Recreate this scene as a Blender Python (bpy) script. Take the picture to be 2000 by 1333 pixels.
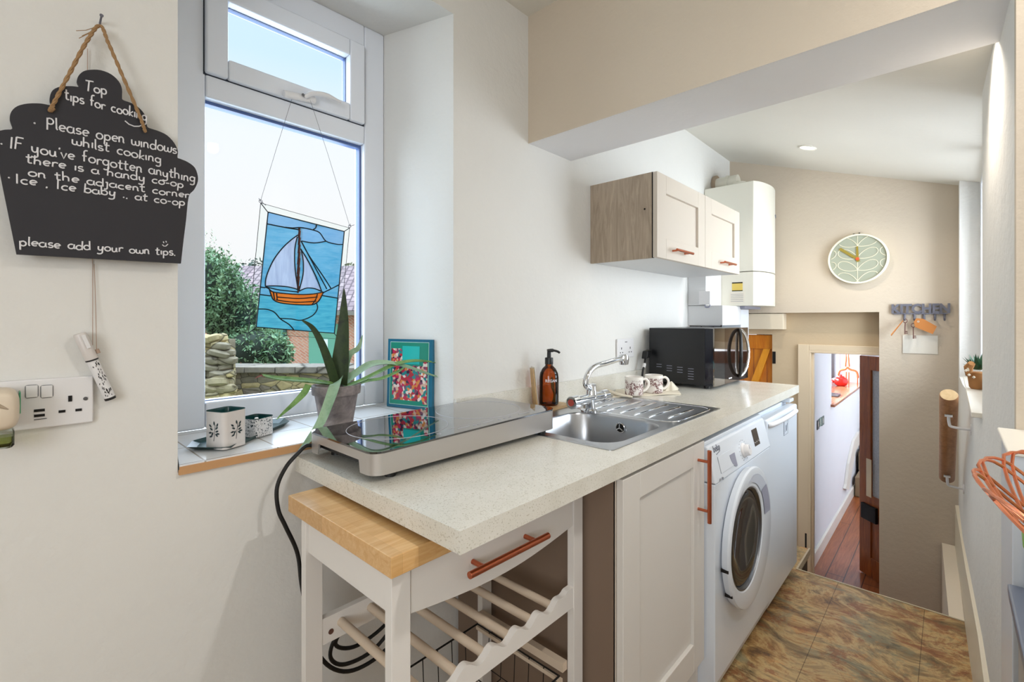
import bpy, bmesh, math, random
from mathutils import Vector, Matrix, Euler
random.seed(7)
R = math.radians
for o in list(bpy.data.objects): bpy.data.objects.remove(o)
SC = bpy.context.scene; C = SC.collection

# ------------------------------------------------------------------ camera
CAMH = 1.245; FPX = 925.0; YAW = math.atan2(856, 925)
ca, sa = math.cos(YAW), math.sin(YAW)
cd = bpy.data.cameras.new('camera'); cam = bpy.data.objects.new('camera', cd); C.objects.link(cam)
cam.location = (0, 0, CAMH); cam.rotation_euler = (R(90), 0, YAW - R(90))
cd.sensor_width = 36; cd.lens = 36 * FPX / 2000; cd.shift_y = -(666.5 - 625) / 2000
cd.clip_start = 0.02; cd.clip_end = 300
SC.camera = cam

# ------------------------------------------------------------------ view, sky, lights
SC.view_settings.view_transform = 'Standard'; SC.view_settings.look = 'None'
SC.view_settings.gamma = 1; SC.view_settings.use_curve_mapping = False
SC.view_settings.exposure = 0.08
w = bpy.data.worlds.new('sky'); SC.world = w; w.use_nodes = True
nt = w.node_tree; nt.nodes.clear()
wo = nt.nodes.new('ShaderNodeOutputWorld'); bg = nt.nodes.new('ShaderNodeBackground')
tc = nt.nodes.new('ShaderNodeTexCoord'); sx = nt.nodes.new('ShaderNodeSeparateXYZ')
cr = nt.nodes.new('ShaderNodeValToRGB')
nt.links.new(tc.outputs['Generated'], sx.inputs[0]); nt.links.new(sx.outputs['Z'], cr.inputs[0])
e = cr.color_ramp.elements
e[0].position = 0.0; e[0].color = (.90, .90, .90, 1)
e[1].position = 0.9; e[1].color = (.66, .84, 1.0, 1)
q = e.new(.18); q.color = (.93, .93, .92, 1)
q = e.new(.33); q.color = (.90, .94, .97, 1)
q = e.new(.45); q.color = (.66, .86, .98, 1)
nt.links.new(cr.outputs[0], bg.inputs[0])
zr = nt.nodes.new('ShaderNodeMapRange'); zr.inputs['From Min'].default_value = .52; zr.inputs['From Max'].default_value = .85
zr.inputs['To Min'].default_value = 1.04; zr.inputs['To Max'].default_value = 8.0      # overcast sky: brighter overhead
nt.links.new(sx.outputs['Z'], zr.inputs['Value']); nt.links.new(zr.outputs[0], bg.inputs[1])
nt.links.new(bg.outputs[0], wo.inputs[0])

WARM = (1.0, .89, .76); NEUT = (1.0, .975, .94)
def lamp(name, kind, loc, power, color=NEUT, size=.1, rot=(0, 0, 0), sizey=None, spread=None, cone=None):
    l = bpy.data.lights.new(name, kind); l.energy = power; l.color = color
    if kind == 'AREA':
        l.size = size
        if sizey: l.shape = 'RECTANGLE'; l.size_y = sizey
        else: l.shape = 'DISK'
        if spread: l.spread = spread
    elif kind == 'SPOT':
        l.shadow_soft_size = size; l.spot_size = cone or R(140); l.spot_blend = .9
    else: l.shadow_soft_size = size
    o = bpy.data.objects.new(name, l); C.objects.link(o); o.location = loc; o.rotation_euler = rot
    return o
# daylight through the real windows; the rear window and its lamp are added fill
lamp('daylight_window_wall', 'AREA', (.63, 1.80, 1.65), 12, (.72, .85, 1.0), .62, (R(-90), 0, 0), 1.3)
lamp('daylight_side_window', 'AREA', (2.85, -.42, 1.5), 31, (.84, .92, 1.0), 1.1, (R(90), 0, 0), 1.0)
lamp('fill_rear_window', 'AREA', (-1.78, -.9, 1.55), 34, (.90, .95, 1.0), 1.3, (R(90), 0, R(-90)), 1.1)
lamp('daylight_hall_window', 'AREA', (5.8, 1.06, 1.0), 110, (.92, .95, 1.0), 1.6, (R(-90), 0, 0), .8)

# ------------------------------------------------------------------ pixel rays onto known planes of the room
def ray(px, py):
    u = (px - 1000) / FPX; v = (625 - py) / FPX
    return Vector((ca + u * sa, sa - u * ca, v))
def XP(px, py, x): r = ray(px, py); return Vector((0, 0, CAMH)) + r * (x / r.x)
def YP(px, py, y): r = ray(px, py); return Vector((0, 0, CAMH)) + r * (y / r.y)
def ZP(px, py, z): r = ray(px, py); return Vector((0, 0, CAMH)) + r * ((z - CAMH) / r.z)

# ------------------------------------------------------------------ materials
def lin(c):
    r = []
    for v in c[:3]:
        v = v / 255.
        r.append(v / 12.92 if v <= .04045 else ((v + .055) / 1.055) ** 2.4)
    return (r[0], r[1], r[2], 1)
class Mt:
    """small node helper around one material"""
    def __init__(s, name, col=(200, 200, 200), rough=.5, metal=0., **k):
        s.m = bpy.data.materials.new(name); s.m.use_nodes = True; s.t = s.m.node_tree
        s.b = s.t.nodes['Principled BSDF']; s.b.inputs['Base Color'].default_value = lin(col)
        s.b.inputs['Roughness'].default_value = rough; s.b.inputs['Metallic'].default_value = metal
        for a, v in k.items(): s.b.inputs[a.replace('_', ' ')].default_value = v
        s._c = None
    def n(s, typ, **k):
        x = s.t.nodes.new('ShaderNode' + typ)
        for a, v in k.items():
            if hasattr(x, a) and a not in x.inputs: setattr(x, a, v)
            else: x.inputs[a].default_value = v
        return x
    def l(s, a, b): s.t.links.new(a, b)
    def co(s, scale=(1, 1, 1), loc=(0, 0, 0), rot=(0, 0, 0), world=True):
        g = s.n('NewGeometry') if world else s.n('TexCoord')
        mp = s.n('Mapping'); mp.inputs['Scale'].default_value = scale
        mp.inputs['Location'].default_value = loc; mp.inputs['Rotation'].default_value = rot
        s.l(g.outputs['Position'] if world else g.outputs['Object'], mp.inputs[0]); return mp.outputs[0]
    def noise(s, vec, scale=5, detail=4, rough=.5, dist=0):
        x = s.n('TexNoise'); x.inputs['Scale'].default_value = scale; x.inputs['Detail'].default_value = detail
        x.inputs['Roughness'].default_value = rough; x.inputs['Distortion'].default_value = dist
        s.l(vec, x.inputs['Vector']); return x.outputs['Fac']
    def ramp(s, fac, stops, interp='LINEAR'):
        x = s.n('ValToRGB'); x.color_ramp.interpolation = interp; el = x.color_ramp.elements
        while len(el) > 1: el.remove(el[-1])
        el[0].position = stops[0][0]; el[0].color = lin(stops[0][1])
        for p, c in stops[1:]:
            q = el.new(p); q.color = lin(c)
        s.l(fac, x.inputs[0]); return x.outputs[0]
    def mix(s, fac, a, b, mode='MIX'):
        x = s.n('Mix'); x.data_type = 'RGBA'; x.blend_type = mode
        for sock, v in ((x.inputs[0], fac), (x.inputs[6], a), (x.inputs[7], b)):
            if hasattr(v, 'node'): s.l(v, sock)
            elif isinstance(v, (int, float)): sock.default_value = v
            else: sock.default_value = lin(v)
        return x.outputs[2]
    def color(s, sock): s.l(sock, s.b.inputs['Base Color']); s._c = sock; return s
    def bump(s, h, strength=.2, dist=.01):
        x = s.n('Bump'); x.inputs['Strength'].default_value = strength; x.inputs['Distance'].default_value = dist
        s.l(h, x.inputs['Height']); s.l(x.outputs[0], s.b.inputs['Normal']); return s
def plain(name, col, rough=.5, metal=0., **k): return Mt(name, col, rough, metal, **k).m
def plaster(name, col, amt=.5, var=6):
    t = Mt(name, col, .85); v = t.co()
    n1 = t.noise(v, 3.0, 5, .55); n2 = t.noise(v, 40, 3, .6)
    c2 = tuple(max(0, x - var) for x in col)
    t.color(t.mix(n1, col, c2))
    ad = t.n('Math', operation='MULTIPLY_ADD'); t.l(n1, ad.inputs[0]); ad.inputs[1].default_value = 4.0; t.l(n2, ad.inputs[2])
    t.bump(ad.outputs[0], amt, .0035); return t.m
M = {}
M['white_wall'] = plaster('white_plaster', (228, 226, 221))
M['taupe_wall'] = plaster('taupe_plaster', (208, 194, 175))
M['ceiling'] = plaster('ceiling_plaster', (230, 226, 216), .3)
M['hall_wall'] = plaster('hall_plaster', (226, 228, 232), .3)
M['gloss_white'] = plain('white_gloss_paint', (232, 228, 218), .35)
M['upvc'] = plain('white_upvc', (236, 240, 248), .28)
M['gasket'] = plain('window_gasket', (32, 38, 52), .6)
M['spacer'] = plain('glazing_spacer', (78, 100, 150), .4)
M['white_plastic'] = plain('white_plastic', (228, 226, 226), .35)
M['black_plastic'] = plain('black_plastic', (18, 18, 20), .4)
M['chrome'] = plain('chrome', (225, 228, 232), .07, 1)
M['steel'] = plain('brushed_steel', (178, 180, 184), .28, 1)
M['dark_steel'] = plain('dark_steel', (110, 112, 116), .35, 1)
M['alu'] = plain('brushed_aluminium', (196, 192, 188), .36, .7)
M['copper'] = plain('copper', (196, 112, 82), .28, 1)
M['copper_wire'] = plain('copper_wire', (214, 132, 96), .33, .85)
M['iron'] = plain('black_iron', (28, 26, 25), .5, .5)
M['cab_grey'] = plain('light_grey_cabinet', (220, 215, 208), .45)
M['cab_cream'] = plain('cream_cabinet_door', (206, 195, 181), .45)
M['cab_white'] = plain('white_cabinet_underside', (218, 218, 218), .5)
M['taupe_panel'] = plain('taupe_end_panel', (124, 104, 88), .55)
M['trolley'] = plain('painted_trolley', (226, 221, 215), .5)
M['trolley_raw'] = plain('bare_pale_timber', (205, 186, 164), .6)
M['appliance'] = plain('white_enamel', (222, 228, 236), .22)
M['appliance_grey'] = plain('grey_plastic', (150, 152, 170), .4)
M['boiler'] = plain('boiler_enamel', (222, 219, 206), .3)
M['rubber'] = plain('black_rubber', (14, 13, 13), .45)
M['chalkboard'] = plain('chalkboard_paint', (36, 34, 40), .6)
M['chalk'] = plain('white_chalk_pen', (226, 224, 226), .8)
M['jute'] = plain('jute_twine', (156, 122, 84), .9)
M['string'] = plain('thin_cotton_string', (176, 150, 132), .9)
M['green_enamel'] = plain('dark_green_enamel', (10, 62, 62), .25)
M['tin'] = plain('pale_tin', (212, 205, 200), .35)
M['print_green'] = plain('dark_leaf_print', (30, 48, 52), .5)
M['white_ceramic'] = plain('white_ceramic', (235, 230, 222), .25)
M['cream_cloth'] = plain('cream_cotton', (226, 216, 196), .9)
M['teal_cloth'] = plain('turquoise_string', (110, 190, 205), .8)
M['tag_brown'] = plain('brown_card_tag', (186, 118, 56), .7)
M['card_white'] = plain('white_card', (222, 216, 204), .7)
M['key_iron'] = plain('old_iron', (122, 92, 84), .5, .7)
M['pewter'] = plain('pewter', (120, 120, 132), .5, .55)
M['orange'] = plain('orange_enamel', (214, 84, 40), .4)
M['gold'] = plain('olive_gold', (150, 132, 48), .5, .2)
M['clock_rim'] = plain('clock_cream_rim', (236, 230, 206), .4)
M['clock_face'] = plain('clock_grey_green_face', (160, 164, 146), .5)
M['lead'] = plain('lead_came', (10, 16, 20), .5, .3)
M['red_enamel'] = plain('red_enamel', (206, 28, 20), .2)
M['shed_green'] = plain('sage_green_door', (104, 160, 138), .6)
M['shed_white'] = plain('white_notice', (232, 234, 236), .6)
M['soil'] = plain('soil', (40, 28, 20), .95)
M['terracotta_edge'] = plain('terracotta_edge', (196, 150, 104), .7)
M['lime'] = plain('lime_skin', (110, 160, 30), .4)
M['hessian'] = plain('hessian', (168, 116, 66), .9)
M['leaf_dark'] = plain('dark_plastic_leaf', (30, 74, 44), .5)
M['carpet'] = plain('stair_carpet', (150, 128, 100), .95)
M['amber_label'] = plain('bottle_lettering', (220, 220, 224), .5)
M['gray_text'] = plain('grey_print', (110, 114, 126), .5)
M['label_yellow'] = plain('yellow_label', (216, 190, 96), .5)
M['fresh_green'] = plain('green_plastic', (80, 160, 120), .4)
M['stone_grey'] = plain('coping_stone', (128, 120, 112), .9)

def glass(name, col=(1, 1, 1), rough=0, fres=1.45):
    t = Mt(name); n = t.t.nodes; n.remove(t.b)
    tr = t.n('BsdfTransparent'); tr.inputs[0].default_value = (*col, 1)
    gl = t.n('BsdfGlossy'); gl.inputs['Roughness'].default_value = rough
    fr = t.n('Fresnel'); fr.inputs[0].default_value = fres
    mx = t.n('MixShader'); t.l(fr.outputs[0], mx.inputs[0]); t.l(tr.outputs[0], mx.inputs[1]); t.l(gl.outputs[0], mx.inputs[2])
    t.l(mx.outputs[0], n['Material Output'].inputs[0]); return t.m
M['pane'] = glass('window_glass', (.97, .98, .99), 0, 1.2)
M['clear'] = glass('clear_glass', (.93, .97, .95), .02, 1.4)
M['liquid'] = glass('green_oil', (.62, .66, .36), .05, 1.35)
def opal(name, c1, c2, streak=(2, 2, 18), tr=.22, sc=6):
    t = Mt(name); n = t.t.nodes; n.remove(t.b)
    v = t.co(streak); f = t.noise(v, sc, 4, .6, .6)
    c = t.ramp(f, [(.3, c1), (.7, c2)])
    a = t.n('BsdfTranslucent'); b = t.n('BsdfTransparent'); g = t.n('BsdfGlossy'); g.inputs['Roughness'].default_value = .08
    g.inputs[0].default_value = (.9, .9, .9, 1)
    d = t.n('BsdfDiffuse')
    for x in (a, b, d): t.l(c, x.inputs[0])
    m0 = t.n('MixShader'); m0.inputs[0].default_value = .25; t.l(a.outputs[0], m0.inputs[1]); t.l(d.outputs[0], m0.inputs[2])
    m1 = t.n('MixShader'); m1.inputs[0].default_value = tr; t.l(m0.outputs[0], m1.inputs[1]); t.l(b.outputs[0], m1.inputs[2])
    m2 = t.n('MixShader'); m2.inputs[0].default_value = .05; t.l(m1.outputs[0], m2.inputs[1]); t.l(g.outputs[0], m2.inputs[2])
    t.l(m2.outputs[0], n['Material Output'].inputs[0]); return t.m
M['sg_sky'] = opal('blue_opal_glass', (106, 170, 190), (150, 186, 200), (3, 3, 14))
M['sg_cloud'] = opal('pale_blue_opal_glass', (142, 176, 196), (160, 186, 202), (3, 3, 10))
M['sg_sail'] = opal('white_opal_glass', (170, 178, 192), (192, 198, 208), (14, 14, 2))
M['sg_sea'] = opal('turquoise_opal_glass', (88, 168, 184), (132, 192, 200), (3, 3, 22))
M['sg_hull'] = opal('amber_glass', (204, 140, 64), (214, 154, 76), (3, 3, 10), .3)
M['sg_mast'] = opal('brown_glass', (120, 50, 24), (140, 66, 30), (3, 3, 10), .3)

def worktop():
    t = Mt('speckled_worktop', (214, 210, 196), .2); v = t.co()
    f1 = t.noise(v, 260, 2, .5); f2 = t.noise(v, 420, 2, .5); f3 = t.noise(v, 12, 2, .5)
    base = t.ramp(f3, [(.3, (218, 214, 202)), (.7, (226, 222, 212))])
    s1 = t.ramp(f1, [(.60, (0, 0, 0)), (.66, (255, 255, 255))])
    s2 = t.ramp(f2, [(.66, (0, 0, 0)), (.71, (255, 255, 255))])
    c = t.mix(s1, base, (196, 190, 174)); c = t.mix(s2, c, (150, 142, 126)); t.color(c); return t.m
M['worktop'] = worktop()
def wood(name, c1, c2, scale=(1.2, 14, 14), rough=.45, dist=1.5, blocks=None, world=True, bump=.05, sc=3):
    t = Mt(name, c1, rough); v = t.co(scale, world=world)
    f = t.noise(v, sc, 6, .6, dist); c = t.ramp(f, [(.32, c1), (.68, c2)])
    if blocks:
        b = t.n('TexBrick'); b.inputs['Color1'].default_value = (1, 1, 1, 1); b.inputs['Color2'].default_value = (.78, .74, .68, 1)
        b.inputs['Mortar'].default_value = (.8, .76, .7, 1); b.inputs['Scale'].default_value = 1
        b.inputs['Mortar Size'].default_value = .0003; b.inputs['Brick Width'].default_value = blocks[0]; b.inputs['Row Height'].default_value = blocks[1]
        t.l(t.co((1, 1, 1), rot=blocks[2] if len(blocks) > 2 else (0, 0, 0)), b.inputs['Vector']); c = t.mix(1., c, b.outputs[0], 'MULTIPLY')
    t.color(c); t.bump(f, bump, .002); return t.m
M['butcher'] = wood('beech_butcher_block', (234, 194, 138), (216, 164, 100), (3, 26, 26), .3, 1, (.30, .032, (0, 0, R(90))))
M['oak_grey'] = wood('grey_oak_veneer', (182, 165, 145), (150, 134, 116), (14, 14, 1.4), .5, 2.2)
M['pine'] = wood('orange_pine', (214, 134, 30), (190, 104, 16), (14, 14, 1.6), .35, 1)
M['pine_light'] = wood('light_orange_pine', (236, 160, 44), (226, 146, 28), (14, 14, 1.6), .35, 1)
M['door_wood'] = wood('dark_varnished_wood', (170, 92, 40), (116, 56, 20), (16, 16, 1.4), .3, 1.2)
M['ledge_wood'] = wood('hall_ledge_wood', (184, 124, 90), (164, 100, 70), (1.2, 14, 14), .2, 1)
M['rail_wood'] = wood('handrail_wood', (176, 128, 88), (146, 100, 64), (4, 14, 14), .4, 1)
M['block_wood'] = wood('pale_board_wood', (206, 176, 132), (190, 156, 110), (4, 14, 14), .5, 1)

def mat_floor():
    t = Mt('slate_look_floor_tile', (120, 95, 60), .42)
    RZ = (0, 0, R(-14))
    n1 = t.noise(t.co((1.5, 1.0, 1), rot=RZ), 3.6, 10, .72, .9); n2 = t.noise(t.co((1.4, 1.0, 1), (7, 3, 0), RZ), 3.4, 9, .70, .8); n3 = t.noise(t.co((1.8, 1.0, 1), (3, 9, 0), RZ), 4.2, 10, .78, .7); n4 = t.noise(t.co((2.6, 1.0, 1), (1, 2, 0), RZ), 9, 8, .78, .5)
    c = t.ramp(n1, [(.34, (92, 76, 52)), (.43, (140, 116, 78)), (.50, (196, 168, 118)), (.55, (168, 130, 80)), (.64, (100, 72, 48))])
    c = t.mix(t.ramp(n2, [(.54, (0, 0, 0)), (.60, (210, 210, 210))]), c, (128, 130, 106))
    c = t.mix(t.ramp(n3, [(.52, (0, 0, 0)), (.57, (225, 225, 225))]), c, (136, 78, 44))
    c = t.mix(t.ramp(n3, [(.37, (220, 220, 220)), (.42, (0, 0, 0))]), c, (74, 64, 50))
    c = t.mix(t.ramp(n4, [(.56, (0, 0, 0)), (.62, (170, 170, 170))]), c, (204, 140, 72))
    c = t.mix(t.ramp(n4, [(.36, (170, 170, 170)), (.42, (0, 0, 0))]), c, (66, 54, 42))
    b = t.n('TexBrick'); b.inputs['Scale'].default_value = 1; b.inputs['Mortar Size'].default_value = .0012; b.inputs['Mortar Smooth'].default_value = 0
    b.inputs['Brick Width'].default_value = .616; b.inputs['Row Height'].default_value = .308; b.inputs['Bias'].default_value = -1
    b.inputs['Color1'].default_value = (1, 1, 1, 1); b.inputs['Color2'].default_value = (1, 1, 1, 1); b.inputs['Mortar'].default_value = (.4, .36, .3, 1)
    t.l(t.co(loc=(.06, -.081, 0)), b.inputs['Vector']); c = t.mix(1., c, b.outputs[0], 'MULTIPLY')
    t.color(c); t.bump(n3, .12, .003); return t.m
M['floor'] = mat_floor()
def mat_planks():
    t = Mt('hall_floorboards', (150, 84, 44), .28)
    n = t.noise(t.co((1.2, 16, 16)), 3, 6, .6, 1.6); c = t.ramp(n, [(.3, (176, 104, 58)), (.7, (132, 68, 34))])
    b = t.n('TexBrick'); b.inputs['Scale'].default_value = 1; b.inputs['Mortar Size'].default_value = .003; b.inputs['Brick Width'].default_value = 2.2; b.inputs['Row Height'].default_value = .105
    b.inputs['Color1'].default_value = (1, 1, 1, 1); b.inputs['Color2'].default_value = (.78, .74, .72, 1); b.inputs['Mortar'].default_value = (.12, .08, .06, 1)
    t.l(t.co(loc=(.3, -.03, 0)), b.inputs['Vector']); t.color(t.mix(1., c, b.outputs[0], 'MULTIPLY')); return t.m
M['planks'] = mat_planks()
def mat_brick(name, c1, c2, mort, bw=.225, rh=.075, ms=.008, rot=(R(90), 0, 0)):
    t = Mt(name, c1, .9); b = t.n('TexBrick'); b.inputs['Scale'].default_value = 1
    b.inputs['Brick Width'].default_value = bw; b.inputs['Row Height'].default_value = rh; b.inputs['Mortar Size'].default_value = ms
    b.inputs['Color1'].default_value = lin(c1); b.inputs['Color2'].default_value = lin(c2); b.inputs['Mortar'].default_value = lin(mort)
    t.l(t.co(rot=rot), b.inputs['Vector']); t.color(b.outputs[0]); return t.m
M['brick'] = mat_brick('pink_red_brick', (190, 122, 100), (206, 146, 122), (196, 176, 160))
M['roof_tile'] = mat_brick('brown_roof_tile', (112, 90, 92), (140, 116, 112), (70, 56, 60), .28, .20, .03)
def mat_stone(name, pal, scale=3.2, st=(1, 1, 2.3)):
    t = Mt(name, pal[0], .95); vo = t.n('TexVoronoi'); vo.inputs['Scale'].default_value = scale
    v = t.co(st); t.l(v, vo.inputs['Vector'])
    sp = t.n('SeparateColor'); t.l(vo.outputs['Color'], sp.inputs[0])
    c = t.ramp(sp.outputs[0], [(i / len(pal), p) for i, p in enumerate(pal)])
    ve = t.n('TexVoronoi'); ve.feature = 'DISTANCE_TO_EDGE'; ve.inputs['Scale'].default_value = scale; t.l(v, ve.inputs['Vector'])
    k = t.ramp(ve.outputs[0], [(.0, (120, 112, 100)), (.045, (255, 255, 255))]); c = t.mix(1., c, k, 'MULTIPLY')
    n = t.noise(t.co(), 14, 6, .7); c = t.mix(.5, c, t.ramp(n, [(.3, (110, 100, 86)), (.7, (190, 180, 160))]), 'OVERLAY')
    t.color(c); t.bump(ve.outputs[0], .6, .04); return t.m
M['stone'] = mat_stone('mixed_stone_wall', [(150, 138, 116), (138, 118, 104), (176, 160, 120), (120, 108, 104), (190, 170, 122)])
M['stone_light'] = mat_stone('golden_stone_wall', [(178, 160, 118), (160, 146, 116), (196, 178, 132), (138, 128, 112)], 3.4, (1, 1, 1.6))
def mat_leaf(name, cols, sc=6):
    t = Mt(name, cols[0], .6); v = t.co(); n = t.noise(v, sc, 5, .7)
    t.color(t.ramp(n, [(.3 + .4 * i / (len(cols) - 1), c) for i, c in enumerate(cols)])); return t.m
M['bush'] = mat_leaf('shrub_leaves', [(64, 92, 66), (100, 132, 92), (150, 172, 134)])
M['tree'] = mat_leaf('tree_leaves', [(58, 72, 60), (80, 98, 82)], 2)
M['bark'] = plain('bark', (90, 76, 60), .9)
M['grass'] = mat_leaf('rough_grass', [(120, 124, 96), (90, 100, 70)])
M['aloe'] = mat_leaf('aloe_green', [(82, 122, 62), (124, 160, 92), (74, 112, 48)], 24)
M['aloe_pale'] = mat_leaf('aloe_pale_green', [(124, 158, 122), (156, 184, 152), (116, 152, 104)], 12)
M['aloe_dark'] = mat_leaf('aloe_dark_green', [(34, 50, 26), (50, 66, 30), (30, 40, 26)], 30)
def mat_pot():
    t = Mt('weathered_grey_pot', (130, 120, 118), .9); v = t.co()
    n = t.noise(v, 16, 6, .65, .5); t.color(t.ramp(n, [(.3, (88, 80, 80)), (.5, (132, 122, 120)), (.7, (174, 162, 156))])); t.bump(n, .3, .003); return t.m
M['pot'] = mat_pot()
def mat_mug():
    t = Mt('brown_patterned_ceramic', (230, 224, 218), .22); v = t.co()
    n = t.noise(v, 95, 3, .55, 2.0); n2 = t.noise(v, 28, 2, .5)
    a = t.ramp(n, [(.46, (120, 84, 84)), (.5, (150, 116, 112)), (.54, (228, 222, 216))])
    t.color(t.mix(t.ramp(n2, [(.42, (0, 0, 0)), (.5, (255, 255, 255))]), (228, 222, 216), a)); return t.m
M['mug_print'] = mat_mug()
def mat_cover():
    t = Mt('colourful_abstract_print', (200, 160, 150), .15)
    vo = t.n('TexVoronoi'); vo.inputs['Scale'].default_value = 100; vo.inputs['Randomness'].default_value = 1
    t.l(t.co(), vo.inputs['Vector']); sp = t.n('SeparateColor'); t.l(vo.outputs['Color'], sp.inputs[0])
    c = t.ramp(sp.outputs[0], [(0, (176, 50, 62)), (.15, (206, 170, 150)), (.3, (126, 66, 92)), (.42, (224, 206, 196)), (.55, (44, 128, 128)), (.66, (206, 128, 66)), (.78, (190, 40, 80)), (.9, (66, 44, 66))], 'CONSTANT')
    t.color(c); return t.m
M['cover_print'] = mat_cover()
def mat_tinprint():
    t = Mt('small_leaf_patterned_tin', (216, 212, 208), .35); v = t.co()
    n = t.noise(v, 110, 2, .5, 2.5); t.color(t.ramp(n, [(.40, (36, 50, 56)), (.44, (214, 210, 208))])); return t.m
M['tin_print'] = mat_tinprint()
def mat_amber():
    t = Mt('amber_glass_bottle', (120, 46, 8), .06); b = t.b
    b.inputs['Transmission Weight'].default_value = .75; b.inputs['IOR'].default_value = 1.35; b.inputs['Specular IOR Level'].default_value = .6; return t.m
M['amber'] = glass('amber_bottle_glass', (.66, .27, .06), .03, 1.5)
M['bevel'] = glass('clear_bevelled_glass', (.97, .99, .98), .02, 1.12)
M['hob_glass'] = plain('black_hob_glass', (9, 9, 12), .03, 0, IOR=1.9, Coat_Weight=1.0)
M['mirror_glass'] = plain('mirrored_microwave_door', (150, 146, 140), .05, .95)
M['mirror_dark'] = plain('smoked_microwave_window', (104, 88, 76), .06, .9)
M['micro_black'] = plain('black_microwave_casing', (20, 21, 25), .32)
M['washer_glass'] = plain('dark_porthole_glass', (12, 17, 26), .05, 0, IOR=1.45)
M['hob_line'] = plain('white_hob_marking', (190, 190, 195), .4)
M['frosted'] = mat_leaf('frosted_glass', [(170, 176, 184), (206, 210, 216)], 90)
M['lamp_glow'] = Mt('lit_lamp', (255, 250, 240)).m
_b = M['lamp_glow'].node_tree.nodes['Principled BSDF']; _b.inputs['Emission Color'].default_value = (1, .95, .85, 1); _b.inputs['Emission Strength'].default_value = 14

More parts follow.
